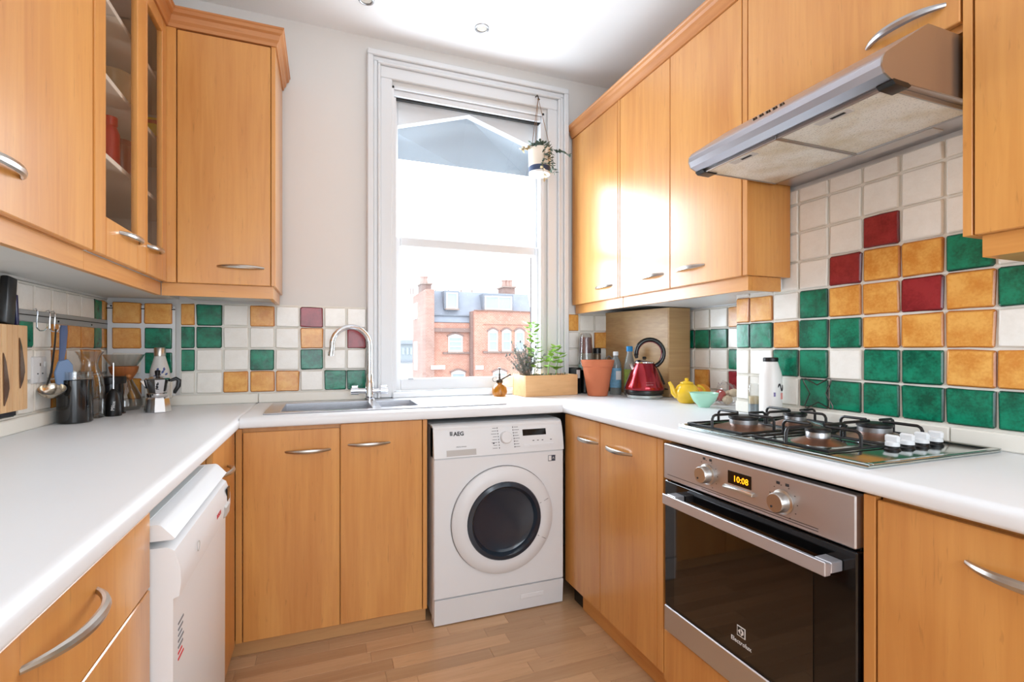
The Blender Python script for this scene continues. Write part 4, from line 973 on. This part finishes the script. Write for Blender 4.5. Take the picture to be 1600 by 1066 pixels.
def leaf(mb, p, d, L, w, fold=.25):
    p, d = Vector(p), Vector(d).normalized(); s_ = d.cross(Vector((0, 0, 1)))
    if s_.length < .1: s_ = Vector((1, 0, 0))
    s_.normalize(); n_ = s_.cross(d)
    b = mb.bm
    a0 = b.verts.new(p); m1 = b.verts.new(p+d*L*.5-n_*w*fold); tip = b.verts.new(p+d*L)
    l1 = b.verts.new(p+d*L*.4+s_*w/2); r1 = b.verts.new(p+d*L*.4-s_*w/2); l2 = b.verts.new(p+d*L*.72+s_*w*.36); r2 = b.verts.new(p+d*L*.72-s_*w*.36)
    b.faces.new([a0, r1, m1]); b.faces.new([a0, m1, l1]); b.faces.new([m1, r1, r2]); b.faces.new([m1, l2, l1]); b.faces.new([m1, r2, tip]); b.faces.new([m1, tip, l2])
# herb: tall fresh green plant
h = thing('herb_plant', 'tall fresh green leafy herb growing in the wooden planter', 'plant', pl(.10, .08, ZW+PH-.012))
for (u, v, hh, lean) in ((.10, .08, .30, -.02), (.185, .075, .17, .05), (.235, .07, .13, .03)):
    p0 = pl(u, v, ZW+PH-.012); pts = [p0+Vector((lean*s_*s_, 0, hh*s_)) for s_ in (0, .25, .5, .75, 1)]
    MB().tube(pts, [.0028, .0026, .0022, .0018, .001], 6).build('stem', STEMG, h)
    n_ = int(hh/.026)
    for i in range(2, n_+1):
        s_ = i/n_; p = p0+Vector((lean*s_*s_, 0, hh*s_)); a0 = random.uniform(0, 6.28)
        for k in range(3 if s_ < .95 else 4):
            a_ = a0+k*(2.09 if s_ < .95 else 1.57); d_ = Vector((math.cos(a_), math.sin(a_)*.7, random.uniform(-.1, .5)))
            m = MB(); leaf(m, p, d_, random.uniform(.045, .068)*(1.15-.35*s_)*(1.25 if hh > .25 else 1), random.uniform(.028, .042)); m.build('leaf', LEAFG, h)
# lavender: airy grey bush
h = thing('lavender_bush', 'airy grey dried lavender bush at the left end of the planter', 'plant', pl(.045, .08, ZW+PH-.012))
st, fo = MB(), MB()
for i in range(95):
    a_ = random.uniform(0, 6.28); rr = random.uniform(.01, .095); hh = random.uniform(.07, .20) if rr < .07 else random.uniform(.05, .15)
    p0 = pl(.045+random.uniform(-.02, .03), .08+random.uniform(-.03, .03), ZW+PH-.012)
    dx = math.cos(a_)*rr-.02; dy = min(math.sin(a_)*rr, .04)
    p1 = p0+Vector((dx*.5, dy*.5, hh*.6)); p2 = p0+Vector((dx, dy, hh))
    st.tube([p0, p1, p2], [.0009, .0008, .0006], 4)
    for k in range(12):
        s_ = random.uniform(.25, 1); p = p0.lerp(p2, s_); leaf(fo, p, (random.uniform(-1, 1), random.uniform(-1, 1), random.uniform(0, 1)), random.uniform(.012, .024), .0042)
    if i % 3 == 0: fo.ico(p2, .005, 1, (1, 1, 1.6))
st.build('stems', DRYS, h); tag(fo.build('foliage', LAVF, h, smooth=False), kind='stuff')
lo = MB()
for i in range(70):
    p = pl(random.uniform(.05, PL-.03), random.uniform(.02, PD-.02), ZW+PH-.010); leaf(lo, p, (random.uniform(-1, 1), random.uniform(-1, 1), random.uniform(.3, 1.5)), random.uniform(.012, .026), .009)
tag(lo.build('ground_cover', LEAFD, t, smooth=False), kind='stuff')
# terracotta pot
t = thing('terracotta_pot', 'tall terracotta plant pot between the wooden planter and the kettle', 'plant pot', (1.425, 2.405, ZW))
c = (1.425, 2.405, ZW)
MB().lathe(c, [(0, .0), (.052, 0), (.055, .003), (.082, .160), (.086, .162), (.092, .196), (.090, .199), (.084, .198), (.079, .165), (.076, .155), (0, .155)], 40, cap=False).build('pot', TERRA, t)
MB().lathe(c, [(.0785, .170), (.04, .178), (0, .18)], 30, cap=False).build('soil', SOIL, t)
lo = MB()
for i in range(70):
    a_ = random.uniform(0, 6.28); r_ = random.uniform(0, .078); leaf(lo, (c[0]+math.cos(a_)*r_, c[1]+math.sin(a_)*r_, ZW+.175), (random.uniform(-1, 1), random.uniform(-1, 1), random.uniform(.2, 1.2)), random.uniform(.01, .022), .008)
tag(lo.build('seedlings', LEAFD, t, smooth=False), kind='stuff')
# appliance behind pot
t = thing('blender', 'personal blender with upturned clear cup behind the terracotta pot', 'blender', (1.455, 2.592, ZW))
c = (1.455, 2.592, ZW)
MB().lathe(c, [(.050, 0), (.054, .006), (.048, .11), (.044, .135), (.0, .135)], 32).build('motor_base', BLACKG, t)
MB().lathe(c, [(.043, .1355), (.045, .14), (.045, .165), (.044, .168)], 32, cap=False).build('blade_ring', plain('grey_green_ring', (104, 130, 126), .35), t)
MB().lathe(c, [(.044, .1685), (.043, .20), (.037, .33), (.034, .345), (.028, .352), (0, .352), (0, .350), (.027, .350), (.035, .330), (.041, .20), (.042, .1685)], 32, cap=False).build('cup', JARG, t)
MB().lathe(c, [(.0375, .235), (.0345, .328)], 24, cap=False).build('cup_label', plain('mauve_label', (112, 74, 84), .4), t)
t = thing('black_box', 'small black box with a white label behind the wooden planter', 'box', (1.388, 2.612, ZW))
MB().box(1.370, 1.402, 2.548, 2.655, ZW, ZW+.15, .004).build('case', BLACK, t)
MB().box(1.3708, 1.392, 2.5468, 2.549, ZW+.09, ZW+.138).build('label', PRINTW, t, smooth=False)
t = thing('flask', 'slim dark flask with black lid between the blender and the oak boxing', 'flask', (1.546, 2.615, ZW))
MB().lathe((1.546, 2.615, ZW), [(.022, 0), (.023, .004), (.023, .22), (.02, .232), (0, .232)], 24).build('body', plain('bronze_flask', (110, 96, 80), .3, metal=.6), t)
MB().lathe((1.546, 2.615, ZW), [(.024, .2325), (.024, .262), (.021, .265), (0, .265)], 24).build('lid', BLACK, t)
tag(MB().tube([(1.595, 2.60, ZW+.002), (1.594, 2.60, ZW+.10), (1.595, 2.60, ZW+.17), (1.602, 2.60, ZW+.205), (1.618, 2.598, ZW+.216), (1.634, 2.594, ZW+.205), (1.641, 2.59, ZW+.165), (1.642, 2.585, ZW+.10)], .0065, 10).build('bent_tube', plain('grey_tube', (150, 140, 132), .4)), 'grey bent tube arching up beside the oak boxing behind the bottles', 'tube')
# bottles
LIQ = plain('clear_plastic_liquid', (200, 212, 214), .1); LIQ.node_tree.nodes['Principled BSDF'].inputs['Transmission Weight'].default_value = .75
LBL1 = plain('blue_floral_label', (120, 170, 200), .5, noise=.4, nscale=60); LBL2 = plain('green_yellow_label', (150, 176, 80), .5, noise=.5, nscale=50)
t = thing('soap_bottle', 'clear detergent bottle with white cap and blue label beside the kettle', 'bottle', (1.560, 2.432, ZW))
c = (1.560, 2.432, ZW)
MB().lathe(c, [(.029, 0), (.032, .006), (.032, .165), (.026, .19), (.014, .212), (.013, .222), (0, .222)], 28).build('body', LIQ, t)
MB().lathe(c, [(.0325, .04), (.0325, .15)], 28, cap=False).build('label', LBL1, t)
MB().box(c[0]-.020, c[0]+.012, c[1]-.0345, c[1]-.0325, ZW+.085, ZW+.135).build('label_patch', PRINTW, t, smooth=False)
MB().lathe(c, [(.015, .2225), (.015, .243), (.012, .245), (0, .245)], 18).build('cap', ENAM2, t)
t = thing('soap_bottle', 'clear detergent bottle with bright blue cap just behind the kettle', 'bottle', (1.615, 2.376, ZW))
c = (1.615, 2.376, ZW)
MB().lathe(c, [(.028, 0), (.031, .006), (.031, .16), (.024, .20), (.015, .232), (.014, .245), (0, .245)], 28).build('body', LIQ, t)
MB().lathe(c, [(.0315, .05), (.0315, .145)], 28, cap=False).build('label', LBL2, t)
MB().lathe(c, [(.018, .2455), (.018, .272), (.015, .275), (0, .275)], 18).build('cap', plain('bright_blue_cap', (30, 140, 206), .4), t)
# kettle
t = thing('kettle', 'red pyramid electric kettle with a black looped handle', 'kettle', (1.598, 2.215, ZW))
c = (1.598, 2.215, ZW)
MB().lathe(c, [(.088, 0), (.093, .004), (.094, .016), (.088, .020), (0, .020)], 44).build('power_base', plain('silver_base', (190, 196, 194), .25, metal=.6), t)
MB().lathe(c, [(.088, .0205), (.098, .024), (.1, .040), (.098, .044), (0, .044)], 44).build('black_band', BLACK, t)
MB().lathe(c, [(.102, .0445), (.104, .050), (.100, .065), (.078, .125), (.056, .178), (.051, .184), (0, .184)], 48).build('body', REDK, t)
MB().lathe(c, [(.053, .1845), (.052, .190), (.040, .200), (.012, .206), (0, .207)], 40).build('lid', CHROME, t)
MB().lathe(c, [(.009, .2075), (.011, .213), (.008, .219), (0, .220)], 16).build('lid_knob', BLACK, t)
rv = Vector((.9346, -.3556, 0)); cc = Vector(c)
hp = []
for i in range(23):
    a_ = R(200-270*i/22); r_ = .074
    hp.append(cc+rv*(.030+r_*math.cos(a_))+Vector((0, 0, .236+r_*math.sin(a_))))
hp += [cc+rv*(.062)+Vector((0, 0, .150)), cc+rv*.085+Vector((0, 0, .11)), cc+rv*.104+Vector((0, 0, .07))]
MB().tube(hp, [.008]+[.0115]*20+[.013, .013, .013, .011, .010], 12).build('handle', BLACKG, t)
MB().tube([p+(cc+rv*.030+Vector((0, 0, .236))-p).normalized()*.0095 for p in hp[1:20]], .0045, 8).build('handle_inlay', plain('dark_red_inlay', (120, 26, 50), .35), t)
sp = MB().tube([cc-rv*.056+Vector((0, 0, .150)), cc-rv*.070+Vector((0, 0, .172)), cc-rv*.074+Vector((0, 0, .181))], [.020, .014, .010], 12, .7); sp.build('spout', CHROME, t)
MB().tube([cc+rv*.098+Vector((0, 0, .048)), cc+rv*.125+Vector((0, 0, .044))], [.010, .005], 10, .5).build('switch', BLACK, t)
for i, z_ in enumerate((.082, .070)):
    m = MB()
    for k in range(7 if i == 0 else 5):
        a_ = R(-118+4.5*k); rr = .1035-(z_-.05)*.40+.0006; 
        m.box(c[0]+rr*math.cos(a_)-.0022, c[0]+rr*math.cos(a_)+.0022, c[1]+rr*math.sin(a_)-.0006, c[1]+rr*math.sin(a_)+.0006, ZW+z_, ZW+z_+.005)
    m.build('lettering', PRINTW, t, smooth=False)
# teapot
t = thing('teapot', 'small round yellow teapot right of the kettle', 'teapot', (1.632, 1.925, ZW))
c = (1.632, 1.925, ZW); cc = Vector(c)
MB().lathe(c, [(.032, 0), (.036, .003), (.050, .022), (.056, .045), (.054, .062), (.044, .082), (.030, .093), (0, .095)], 40).build('body', YELL, t)
MB().lathe(c, [(.031, .0945), (.029, .099), (.012, .105), (.008, .107), (.010, .114), (.006, .119), (0, .12)], 28).build('lid', YELL, t)
MB().tube([cc-rv*.046+Vector((0, 0, .035)), cc-rv*.064+Vector((0, 0, .050)), cc-rv*.072+Vector((0, 0, .080)), cc-rv*.084+Vector((0, 0, .100))], [.017, .013, .009, .0075], 14).build('spout', YELL, t)
MB().tube([cc+rv*(.042+.044*math.sin(a_))+Vector((0, 0, .052-.032*math.cos(a_))) for a_ in [R(12*i) for i in range(1, 15)]], .0065, 10).build('handle', YELL, t)
t = MB().ico((1.795, 2.005, ZW+.042), .042, 3, (1, 1, .97)).build('orange', ORNG); tag(t, 'ripe orange on the worktop behind the yellow teapot', 'orange')
# bowl
t = MB().lathe((1.590, 1.762, ZW), [(0, .001), (.024, 0), (.026, .006), (.046, .026), (.058, .050), (.062, .064), (.060, .064), (.055, .050), (.043, .028), (.022, .011), (0, .010)], 40, cap=False).build('bowl', MINT)
tag(t, 'mint green ceramic bowl in front of the yellow teapot', 'bowl')
# bag of food
t = thing('food_bag', 'crumpled clear plastic bag of garlic and snacks between the bowl and bottle', 'bag', (1.745, 1.78, ZW))
bagm = thin_glass('bag_film', (.93, .92, .92), .12, 1.6)
bm_ = MB().ico((1.745, 1.785, ZW+.045), .058, 3, (1.0, .85, .75), .10)
for v in bm_.bm.verts:
    v.co.z = max(v.co.z, ZW+.0005)
    if v.co.z > ZW+.075: v.co.x -= .03*(v.co.z-ZW-.075)/.02; v.co.z += random.uniform(0, .03)
bm_.build('film', bagm, t, smooth=False)
gm = plain('garlic_skin', (222, 200, 170), .6, noise=.15, nscale=30)
for p, r_ in (((1.76, 1.762, ZW+.058), .022), ((1.772, 1.80, ZW+.050), .020), ((1.735, 1.775, ZW+.026), .024)): MB().ico(p, r_, 2, (1, 1, .9), .06).build('garlic_bulb', gm, t)
MB().ico((1.722, 1.802, ZW+.044), .026, 2, (1, .8, 1.1), .05).build('red_sachet', plain('red_sachet', (196, 88, 84), .4), t)
# spice jar
t = thing('spice_jar', 'small clear jar of pale spice beside the white bottle', 'jar', (1.574, 1.473, ZW))
c = (1.574, 1.473, ZW)
MB().lathe(c, [(.020, 0), (.021, .003), (.021, .11), (.018, .122), (.018, .1225), (.0185, .108), (.0195, .005), (0, .004)], 24, cap=False).build('jar', JARG, t)
MB().lathe(c, [(.019, .0045), (.019, .045), (0, .045)], 20).build('grey_filling', plain('grey_spice', (140, 156, 166), .8), t)
MB().lathe(c, [(.019, .0455), (.019, .075), (0, .075)], 20).build('tan_filling', plain('tan_spice', (206, 190, 156), .8), t)
MB().lathe(c, [(.0195, .123), (.0195, .150), (.017, .153), (0, .153)], 24).build('lid', JARG, t)
# white bottle
t = thing('white_bottle', 'tall white bottle with a narrow black lid standing behind the hob', 'bottle', (1.560, 1.383, ZW))
c = (1.560, 1.383, ZW)
wbt = plain('white_bottle_plastic', (240, 238, 235), .35)
MB().lathe(c, [(.036, 0), (.039, .004), (.039, .155), (.036, .172), (.026, .206), (.0245, .212), (0, .212)], 32).build('body', wbt, t)
MB().lathe(c, [(.0255, .2125), (.026, .215), (.026, .225), (.024, .2275), (0, .228)], 28).build('lid', BLACK, t)
lg = []
for i in range(14):
    a_ = R(-38-2.3*i) ; 
    lg.append((c[0]+.0396*math.cos(R(-100)+i*.055), c[1]+.0396*math.sin(R(-100)+i*.055), ZW+.118+.012*math.sin(i*.55)))
MB().tube(lg, [.001, .0025, .003, .003, .0025, .002, .0018, .002, .0025, .003, .003, .0028, .002, .001], 6).build('swoosh_mark', PRINT, t)
MB().box(c[0]+.006, c[0]+.014, c[1]-.0402, c[1]-.0375, ZW+.075, ZW+.098).build('pink_print', plain('pink_print', (226, 150, 144), .5), t, smooth=False)
MB().box(c[0]-.022, c[0]-.016, c[1]-.0365, c[1]-.033, ZW+.085, ZW+.100).build('lilac_print', plain('lilac_print', (150, 140, 190), .5), t, smooth=False)
# star trivet
pts = []
yc_, zc_ = 1.236, 1.022
for i in range(8):
    a_ = R(45+45*i+4); r_ = .072 if i % 2 == 0 else .030
    if i % 2 == 0:
        for da in (-.10, 0, .10): pts.append((1.6145, yc_-r_*(1 if da == 0 else .93)*math.cos(a_+da), zc_+r_*(1 if da == 0 else .93)*math.sin(a_+da)))
    else: pts.append((1.6145, yc_-r_*math.cos(a_), zc_+r_*math.sin(a_)))
mz = min(p[2] for p in pts); pts = [(x, y_, z_-mz+.9695) for x, y_, z_ in pts]
tag(MB().tube(pts, .0022, 7, closed=True).build('star_trivet', plain('dark_wire', (80, 74, 70), .3, metal=.9)), 'four-pointed wire star trivet leaning on the green tiles behind the hob', 'trivet')

# ================================================================== GLASS CABINET CONTENTS
def jar(name, label, cat, x, y_, z, prof, mat, group=None, cap=False):
    tag(MB().lathe((x, y_, z+.0008), prof, 24, cap=cap).build(name, mat), label, cat, group)
REDP = plain('red_plastic', (190, 36, 40), .35)
jar('red_bottle', 'red bottle on the lowest shelf behind the left glass door', 'bottle', -.66, 2.0, 1.77, [(0, 0), (.024, 0), (.026, .004), (.026, .12), (.017, .145), (.020, .15), (.020, .175), (0, .178)], REDP)
jar('dark_red_jar', 'dark red jar beside the red bottle in the glass cabinet', 'jar', -.665, 2.115, 1.77, [(0, 0), (.034, 0), (.036, .005), (.036, .12), (.032, .125), (.032, .14), (0, .142)], plain('maroon', (120, 50, 44), .3))
jar('pink_tumbler', 'small pink tumbler right of the dark red jar in the glass cabinet', 'tumbler', -.66, 2.20, 1.77, [(0, 0), (.026, 0), (.032, .07), (.030, .07), (.024, .004), (0, .004)], plain('pink_plastic', (220, 120, 110), .4))
jar('glass_jug', 'clear glass jug on the middle shelf behind the left glass door', 'jug', -.70, 2.14, 2.01, [(0, 0), (.055, 0), (.062, .02), (.060, .10), (.066, .14), (.063, .14), (.057, .10), (.058, .02), (0, .006)], plain('smoky_glass_jug', (170, 150, 120), .15))
t = thing('round_plate', 'cream plate with tan rim standing on the top shelf of the glass cabinet', 'plate', (-.78, 2.42, 2.246))
MB().lathe((-.80, 2.42, 2.246+.075), [(0, 0), (.05, .0), (.073, .010), (.073, .013), (.05, .004), (0, .004)], 36, Matrix.Rotation(R(80), 3, 'Y'), cap=False).build('dish', plain('cream_plate', (214, 196, 160), .3), t)
MB().tube([(-.788-.174*.073*math.sin(a_)*0+.012*math.sin(a_)*-1, 2.42+.0735*math.cos(a_), 2.246+.075+.0725*math.sin(a_)) for a_ in [R(15*i) for i in range(24)]], .002, 6, closed=True).build('tan_rim', plain('tan_rim', (190, 140, 60), .4), t)
t = thing('snack_packet', 'yellow and red packet on the middle shelf behind the right glass door', 'packet', (-.66, 2.43, 2.011))
MB().box(-.69, -.63, 2.395, 2.46, 2.0108, 2.125, .012, 2).build('packet', plain('packet_yellow', (236, 200, 40), .4), t)
for z in (2.03, 2.095): MB().box(-.691, -.629, 2.3945, 2.4605, z, z+.018, .002).build('red_band', plain('packet_red', (196, 50, 36), .4), t)
jar('brown_bowl', 'small reddish brown bowl on the top shelf behind the right glass door', 'bowl', -.68, 2.50, 2.245, [(0, 0), (.02, 0), (.04, .02), (.045, .04), (.042, .04), (.036, .02), (0, .006)], plain('brown_bowl', (150, 84, 66), .4))
for i, (y_, lb_) in enumerate(((1.98, 'drinking glass in the bottom of the glass cabinet, nearest the hinge'), (2.06, 'second drinking glass in the bottom of the glass cabinet'), (2.14, 'third drinking glass in the bottom of the glass cabinet'))):
    jar('drinking_glass', lb_, 'glass', -.665, y_, ZD0+.016, [(0, 0), (.026, 0), (.031, .10), (.029, .10), (.024, .006), (0, .006)], JARG, 'glasses in the bottom of the glass cabinet')

# ================================================================== HANGING PLANTER
t = thing('hanging_planter', 'cream hanging planter with navy band and trailing plant at the top of the window', 'hanging planter', (1.141, 2.56, 2.165))
c = (1.141, 2.56, 2.165)
MB().lathe(c, [(0, .001), (.058, 0), (.061, .003), (.061, .012)], 36, cap=False).build('base', PRINTW, t)
MB().lathe(c, [(.0612, .012), (.0618, .042)], 36, cap=False).build('navy_band', POTB, t)
MB().lathe(c, [(.0618, .042), (.063, .142), (.061, .144), (.058, .142), (.058, .12), (0, .12)], 36, cap=False).build('pot', POTC, t)
hk = Vector((1.158, 2.618, 2.632))
MB().tube([(1.158, 2.655, 2.655), (1.158, 2.628, 2.652), (1.155, 2.616, 2.640), (1.158, 2.612, 2.626), (1.166, 2.616, 2.622)], .0032, 8).build('hook', BRONZE, t)
for a_ in (R(-30), R(200), R(95)):
    MB().tube([hk, (c[0]+.0605*math.cos(a_), c[1]+.0605*math.sin(a_), c[2]+.142)], .0016, 6).build('rope', ROPE, t)
MB().ico(hk+Vector((0, -.002, -.008)), .006, 1).build('knot', ROPE, t)
fo, fl_ = MB(), MB()
for i in range(120):
    a_ = random.uniform(0, 6.28); r_ = random.uniform(0, .06); leaf(fo, (c[0]+math.cos(a_)*r_, c[1]+math.sin(a_)*r_*.8, c[2]+.135+random.uniform(0, .04)), (math.cos(a_), math.sin(a_), random.uniform(-.2, 1)), random.uniform(.016, .032), .016)
trails = [((.03, -.058), (.0, -.004), .13), ((-.005, -.064), (.0, -.002), .19), ((.065, .0), (.02, 0), .12), ((.06, -.02), (.10, -.01), .02), ((-.062, -.01), (-.05, -.01), .03)]
st = MB()
for (dx, dy), (ox, oy), drop in trails:
    pts = [Vector((c[0]+dx*.7, c[1]+dy*.7, c[2]+.142)), Vector((c[0]+dx*1.02, c[1]+dy*1.02, c[2]+.152))]
    for k in range(1, 8): pts.append(Vector((c[0]+dx*1.08+ox*k/7+.006*math.sin(k), c[1]+dy*1.08+oy*k/7, c[2]+.150-drop*k/7)))
    st.tube(pts, .0011, 5)
    for p in pts[2:]:
        for k in range(3): leaf(fl_ if dx == -.062 or (drop > .15 and p.z < c[2]+.03) else fo, p, (random.uniform(-1, 1), random.uniform(-1, .2), random.uniform(-1, .3)), random.uniform(.018, .03), .017)
tag(fo.build('foliage', LEAFD, t, smooth=False), kind='stuff'); tag(fl_.build('dry_flowers', DRYF, t, smooth=False), kind='stuff'); st.build('stems', DRYS, t)

# ================================================================== OUTSIDE
def at(u, v, Y):   # photo crop measure -> plan at distance Y
    px, py = 570+u/3.806, 340+v/3.806; a_ = (px-800)/772.5; d_ = Y/(.9346-.3556*a_)
    return d_*(.3556+.9346*a_), 1.18+d_*(545.5-py)/772.5
struct('ground_outside', MB().box(-60, 90, 3.2, 120, -7.2, -7), plain('street_grey', (150, 150, 150), .9)).name = 'floor_outside'
BR = brick_mat('red_brick', (214, 146, 124), (226, 164, 142), (222, 200, 188)); BRP = brick_mat('pale_brick', (192, 146, 132), (202, 160, 146), (206, 186, 176))
SLATE = plain('slate_roof', (158, 164, 176), .8, noise=.15, nscale=2); STONE = plain('stone_trim', (170, 150, 140), .9); DARKBR = plain('dark_brick_cornice', (156, 130, 122), .9, noise=.2, nscale=8)
FRW = plain('painted_window_frame', (236, 236, 236), .5); PANE = plain('far_window_pane', (176, 190, 200), .1); LEAD = plain('lead_grey', (140, 146, 156), .6)
Yb = 25.0; POTM = plain('chimney_pot_clay', (190, 160, 150), .9)
bl = thing('brick_house', 'red brick terraced house with slate mansard and white windows seen through the window', 'building', (7.5, Yb, -7))
def bbox(name, mat, u0, v0, u1, v1, y0, y1, parent=None, low=None):
    xa, za = at(u0, v0, Yb); xb, zb = at(u1, v1, Yb)
    if low is not None: zb = low
    return MB().box(min(xa, xb), max(xa, xb), y0, y1, min(za, zb), max(za, zb)).build(name, mat, parent or bl, smooth=False)
bbox('party_wall', BRP, 362, 425, 412, 950, Yb-.05, Yb+3.9, low=-7)
bbox('left_bay_wall', BR, 412, 622, 634, 950, Yb+.25, Yb+3.8, low=-7)
bbox('right_bay_wall', BR, 642, 556, 1000, 950, Yb-.3, Yb+3.8, low=-7)
xa, za = at(412, 620, Yb); xb, zb = at(1010, 432, Yb); zt_ = at(700, 434, Yb)[1]
MB().prism([(Yb+.2, za), (Yb+3.8, za), (Yb+3.8, zt_), (Yb+1.0, zt_)], 'x', xa, xb).build('mansard_roof', SLATE, bl, smooth=False)
bbox('gutter', LEAD, 412, 575, 636, 585, Yb+.25, Yb+.5); bbox('cornice_band', DARKBR, 392, 656, 636, 682, Yb+.05, Yb+.3)
bbox('cornice_band', DARKBR, 640, 552, 990, 566, Yb-.42, Yb-.28); bbox('string_course', STONE, 695, 636, 990, 642, Yb-.36, Yb-.29)
bbox('rain_pipe', DARKBR, 628, 560, 642, 950, Yb-.1, Yb+.2, low=-7); bbox('string_course', DARKBR, 470, 800, 634, 812, Yb+.15, Yb+.27); bbox('sill_band', DARKBR, 692, 794, 940, 806, Yb-.40, Yb-.28)
def fwin(u0, v0, u1, v1, y_, nx=1, ny=2, arch=False):
    xa, za = at(u0, v0, Yb); xb, zb = at(u1, v1, Yb); m = MB(); w = .07
    m.box(xa, xa+w, y_-.06, y_+.02, zb, za).box(xb-w, xb, y_-.06, y_+.02, zb, za).box(xa+w, xb-w, y_-.06, y_+.02, za-w, za).box(xa+w, xb-w, y_-.06, y_+.02, zb, zb+w)
    for i in range(1, nx): q = xa+(xb-xa)*i/nx; m.box(q-.03, q+.03, y_-.05, y_+.01, zb+w, za-w)
    for i in range(1, ny): q = zb+(za-zb)*i/ny; m.box(xa+w, xb-w, y_-.05, y_+.01, q-.03, q+.03)
    if arch:
        n_ = 8; h_ = .13
        m.prism([(xa+(xb-xa)*i/n_, za+h_*math.sin(math.pi*i/n_)) for i in range(n_+1)], 'y', y_-.06, y_+.02)
    f = m.build('window', FRW, bl, smooth=False)
    MB().box(xa+w, xb-w, y_-.015, y_, zb+w, za-w).build('pane', PANE, f, smooth=False)
    MB().box(xa-.05, xb+.05, y_-.14, y_+.01, zb-.08, zb).build('sill', STONE, f, smooth=False)
    if arch: 
        n_ = 8; top = [(xa-.08+(xb-xa+.16)*i/n_, za+.06+.17*math.sin(math.pi*i/n_)) for i in range(n_+1)]; bot = [(xa+(xb-xa)*i/n_, za+.13*math.sin(math.pi*i/n_)) for i in range(n_+1)]
        MB().prism(top+bot[::-1], 'y', y_-.075, y_+.02).build('arch', DARKBR, f, smooth=False)
fwin(502, 708, 588, 798, Yb+.24, 1, 3, True)
for u0, u1 in ((722, 778), (803, 857), (880, 933)): fwin(u0, 680, u1, 794, Yb-.31, 1, 2, True)
fwin(520, 925, 604, 1010, Yb+.24, 1, 2, True); fwin(750, 920, 830, 1010, Yb-.31, 1, 2, True)
xs_ = at(362, 500, Yb)[0]
for za, zb in ((2.85, 3.75), (0.0, 1.6)):
    f = MB().box(xs_-.05, xs_+.04, 27.35, 27.43, za, zb).box(xs_-.05, xs_+.04, 28.12, 28.2, za, zb).box(xs_-.05, xs_+.04, 27.43, 28.12, zb-.08, zb).box(xs_-.05, xs_+.04, 27.43, 28.12, za, za+.08).build('window', FRW, bl, smooth=False)
    MB().box(xs_-.02, xs_+.03, 27.43, 28.12, za+.08, zb-.08).build('pane', PANE, f, smooth=False)
# dormers
def dormer(u0, v0, u1, v1, nx):
    bbox('dormer', LEAD, u0-10, v0-12, u1+10, v1+6, Yb+.28, Yb+3); fwin(u0, v0, u1, v1, Yb+.27, nx, 1)
dormer(490, 442, 560, 540, 1); dormer(722, 462, 884, 550, 2)
bbox('stone_block', FRW, 392, 880, 474, 902, Yb-.15, Yb+.3); bbox('stone_block', FRW, 648, 880, 692, 902, Yb-.4, Yb-.2)
# chimneys
def chimney(u0, u1, v0, v1, pots):
    c_ = bbox('chimney_stack', DARKBR, u0, v0, u1, v1, Yb+1.2, Yb+2.2); bbox('chimney_cap', STONE, u0-6, v0, u1+6, v0+12, Yb+1.1, Yb+2.3)
    for p in pots:
        x_, z_ = at(p, v0, Yb); MB().lathe((x_, Yb+1.7, z_), [(.14, 0), (.11, .3), (.14, .34), (.14, .40), (0, .40)], 12).build('chimney_pot', POTM, bl)
chimney(364, 424, 370, 430, (380, 398)); chimney(872, 940, 392, 445, (890, 912, 930))
for u in (456, 536, 614, 684): bbox('vent_pipe', DARKBR, u-2, 412, u+3, 436, Yb+1.4, Yb+1.5)
for u in (300, 316): bbox('vent_pipe', DARKBR, u-2, 400, u+2, 440, Yb+1.4, Yb+1.5)
# paler houses beyond
t = thing('far_house', 'pale rendered house far down the street, left of the brick house', 'building', (8, 60, -7))
def fb(name, mat, u0, v0, u1, v1, y0, y1, low=None):
    def a2(u, v):
        px, py = 570+u/3.806, 340+v/3.806; a_ = (px-800)/772.5; d_ = y0/(.9346-.3556*a_); return d_*(.3556+.9346*a_), 1.18+d_*(545.5-py)/772.5
    xa, za = a2(u0, v0); xb, zb = a2(u1, v1); zb = low if low is not None else zb
    return MB().box(min(xa, xb), max(xa, xb), y0, y1, min(za, zb), max(za, zb)).build(name, mat, t, smooth=False)
PALE = plain('pale_render', (164, 172, 176), .9)
fb('wall', PALE, 195, 748, 300, 950, 60, 70, -7); fb('roof', SLATE, 190, 728, 306, 752, 59.6, 71)
for u in (222, 248, 270): fb('window', PANE, u, 775, u+12, 815, 59.9, 60.1)
fb('lower_roof', LEAD, 190, 850, 300, 862, 57, 60); fb('lower_wall', FRW, 195, 862, 300, 960, 57.5, 60, -7)
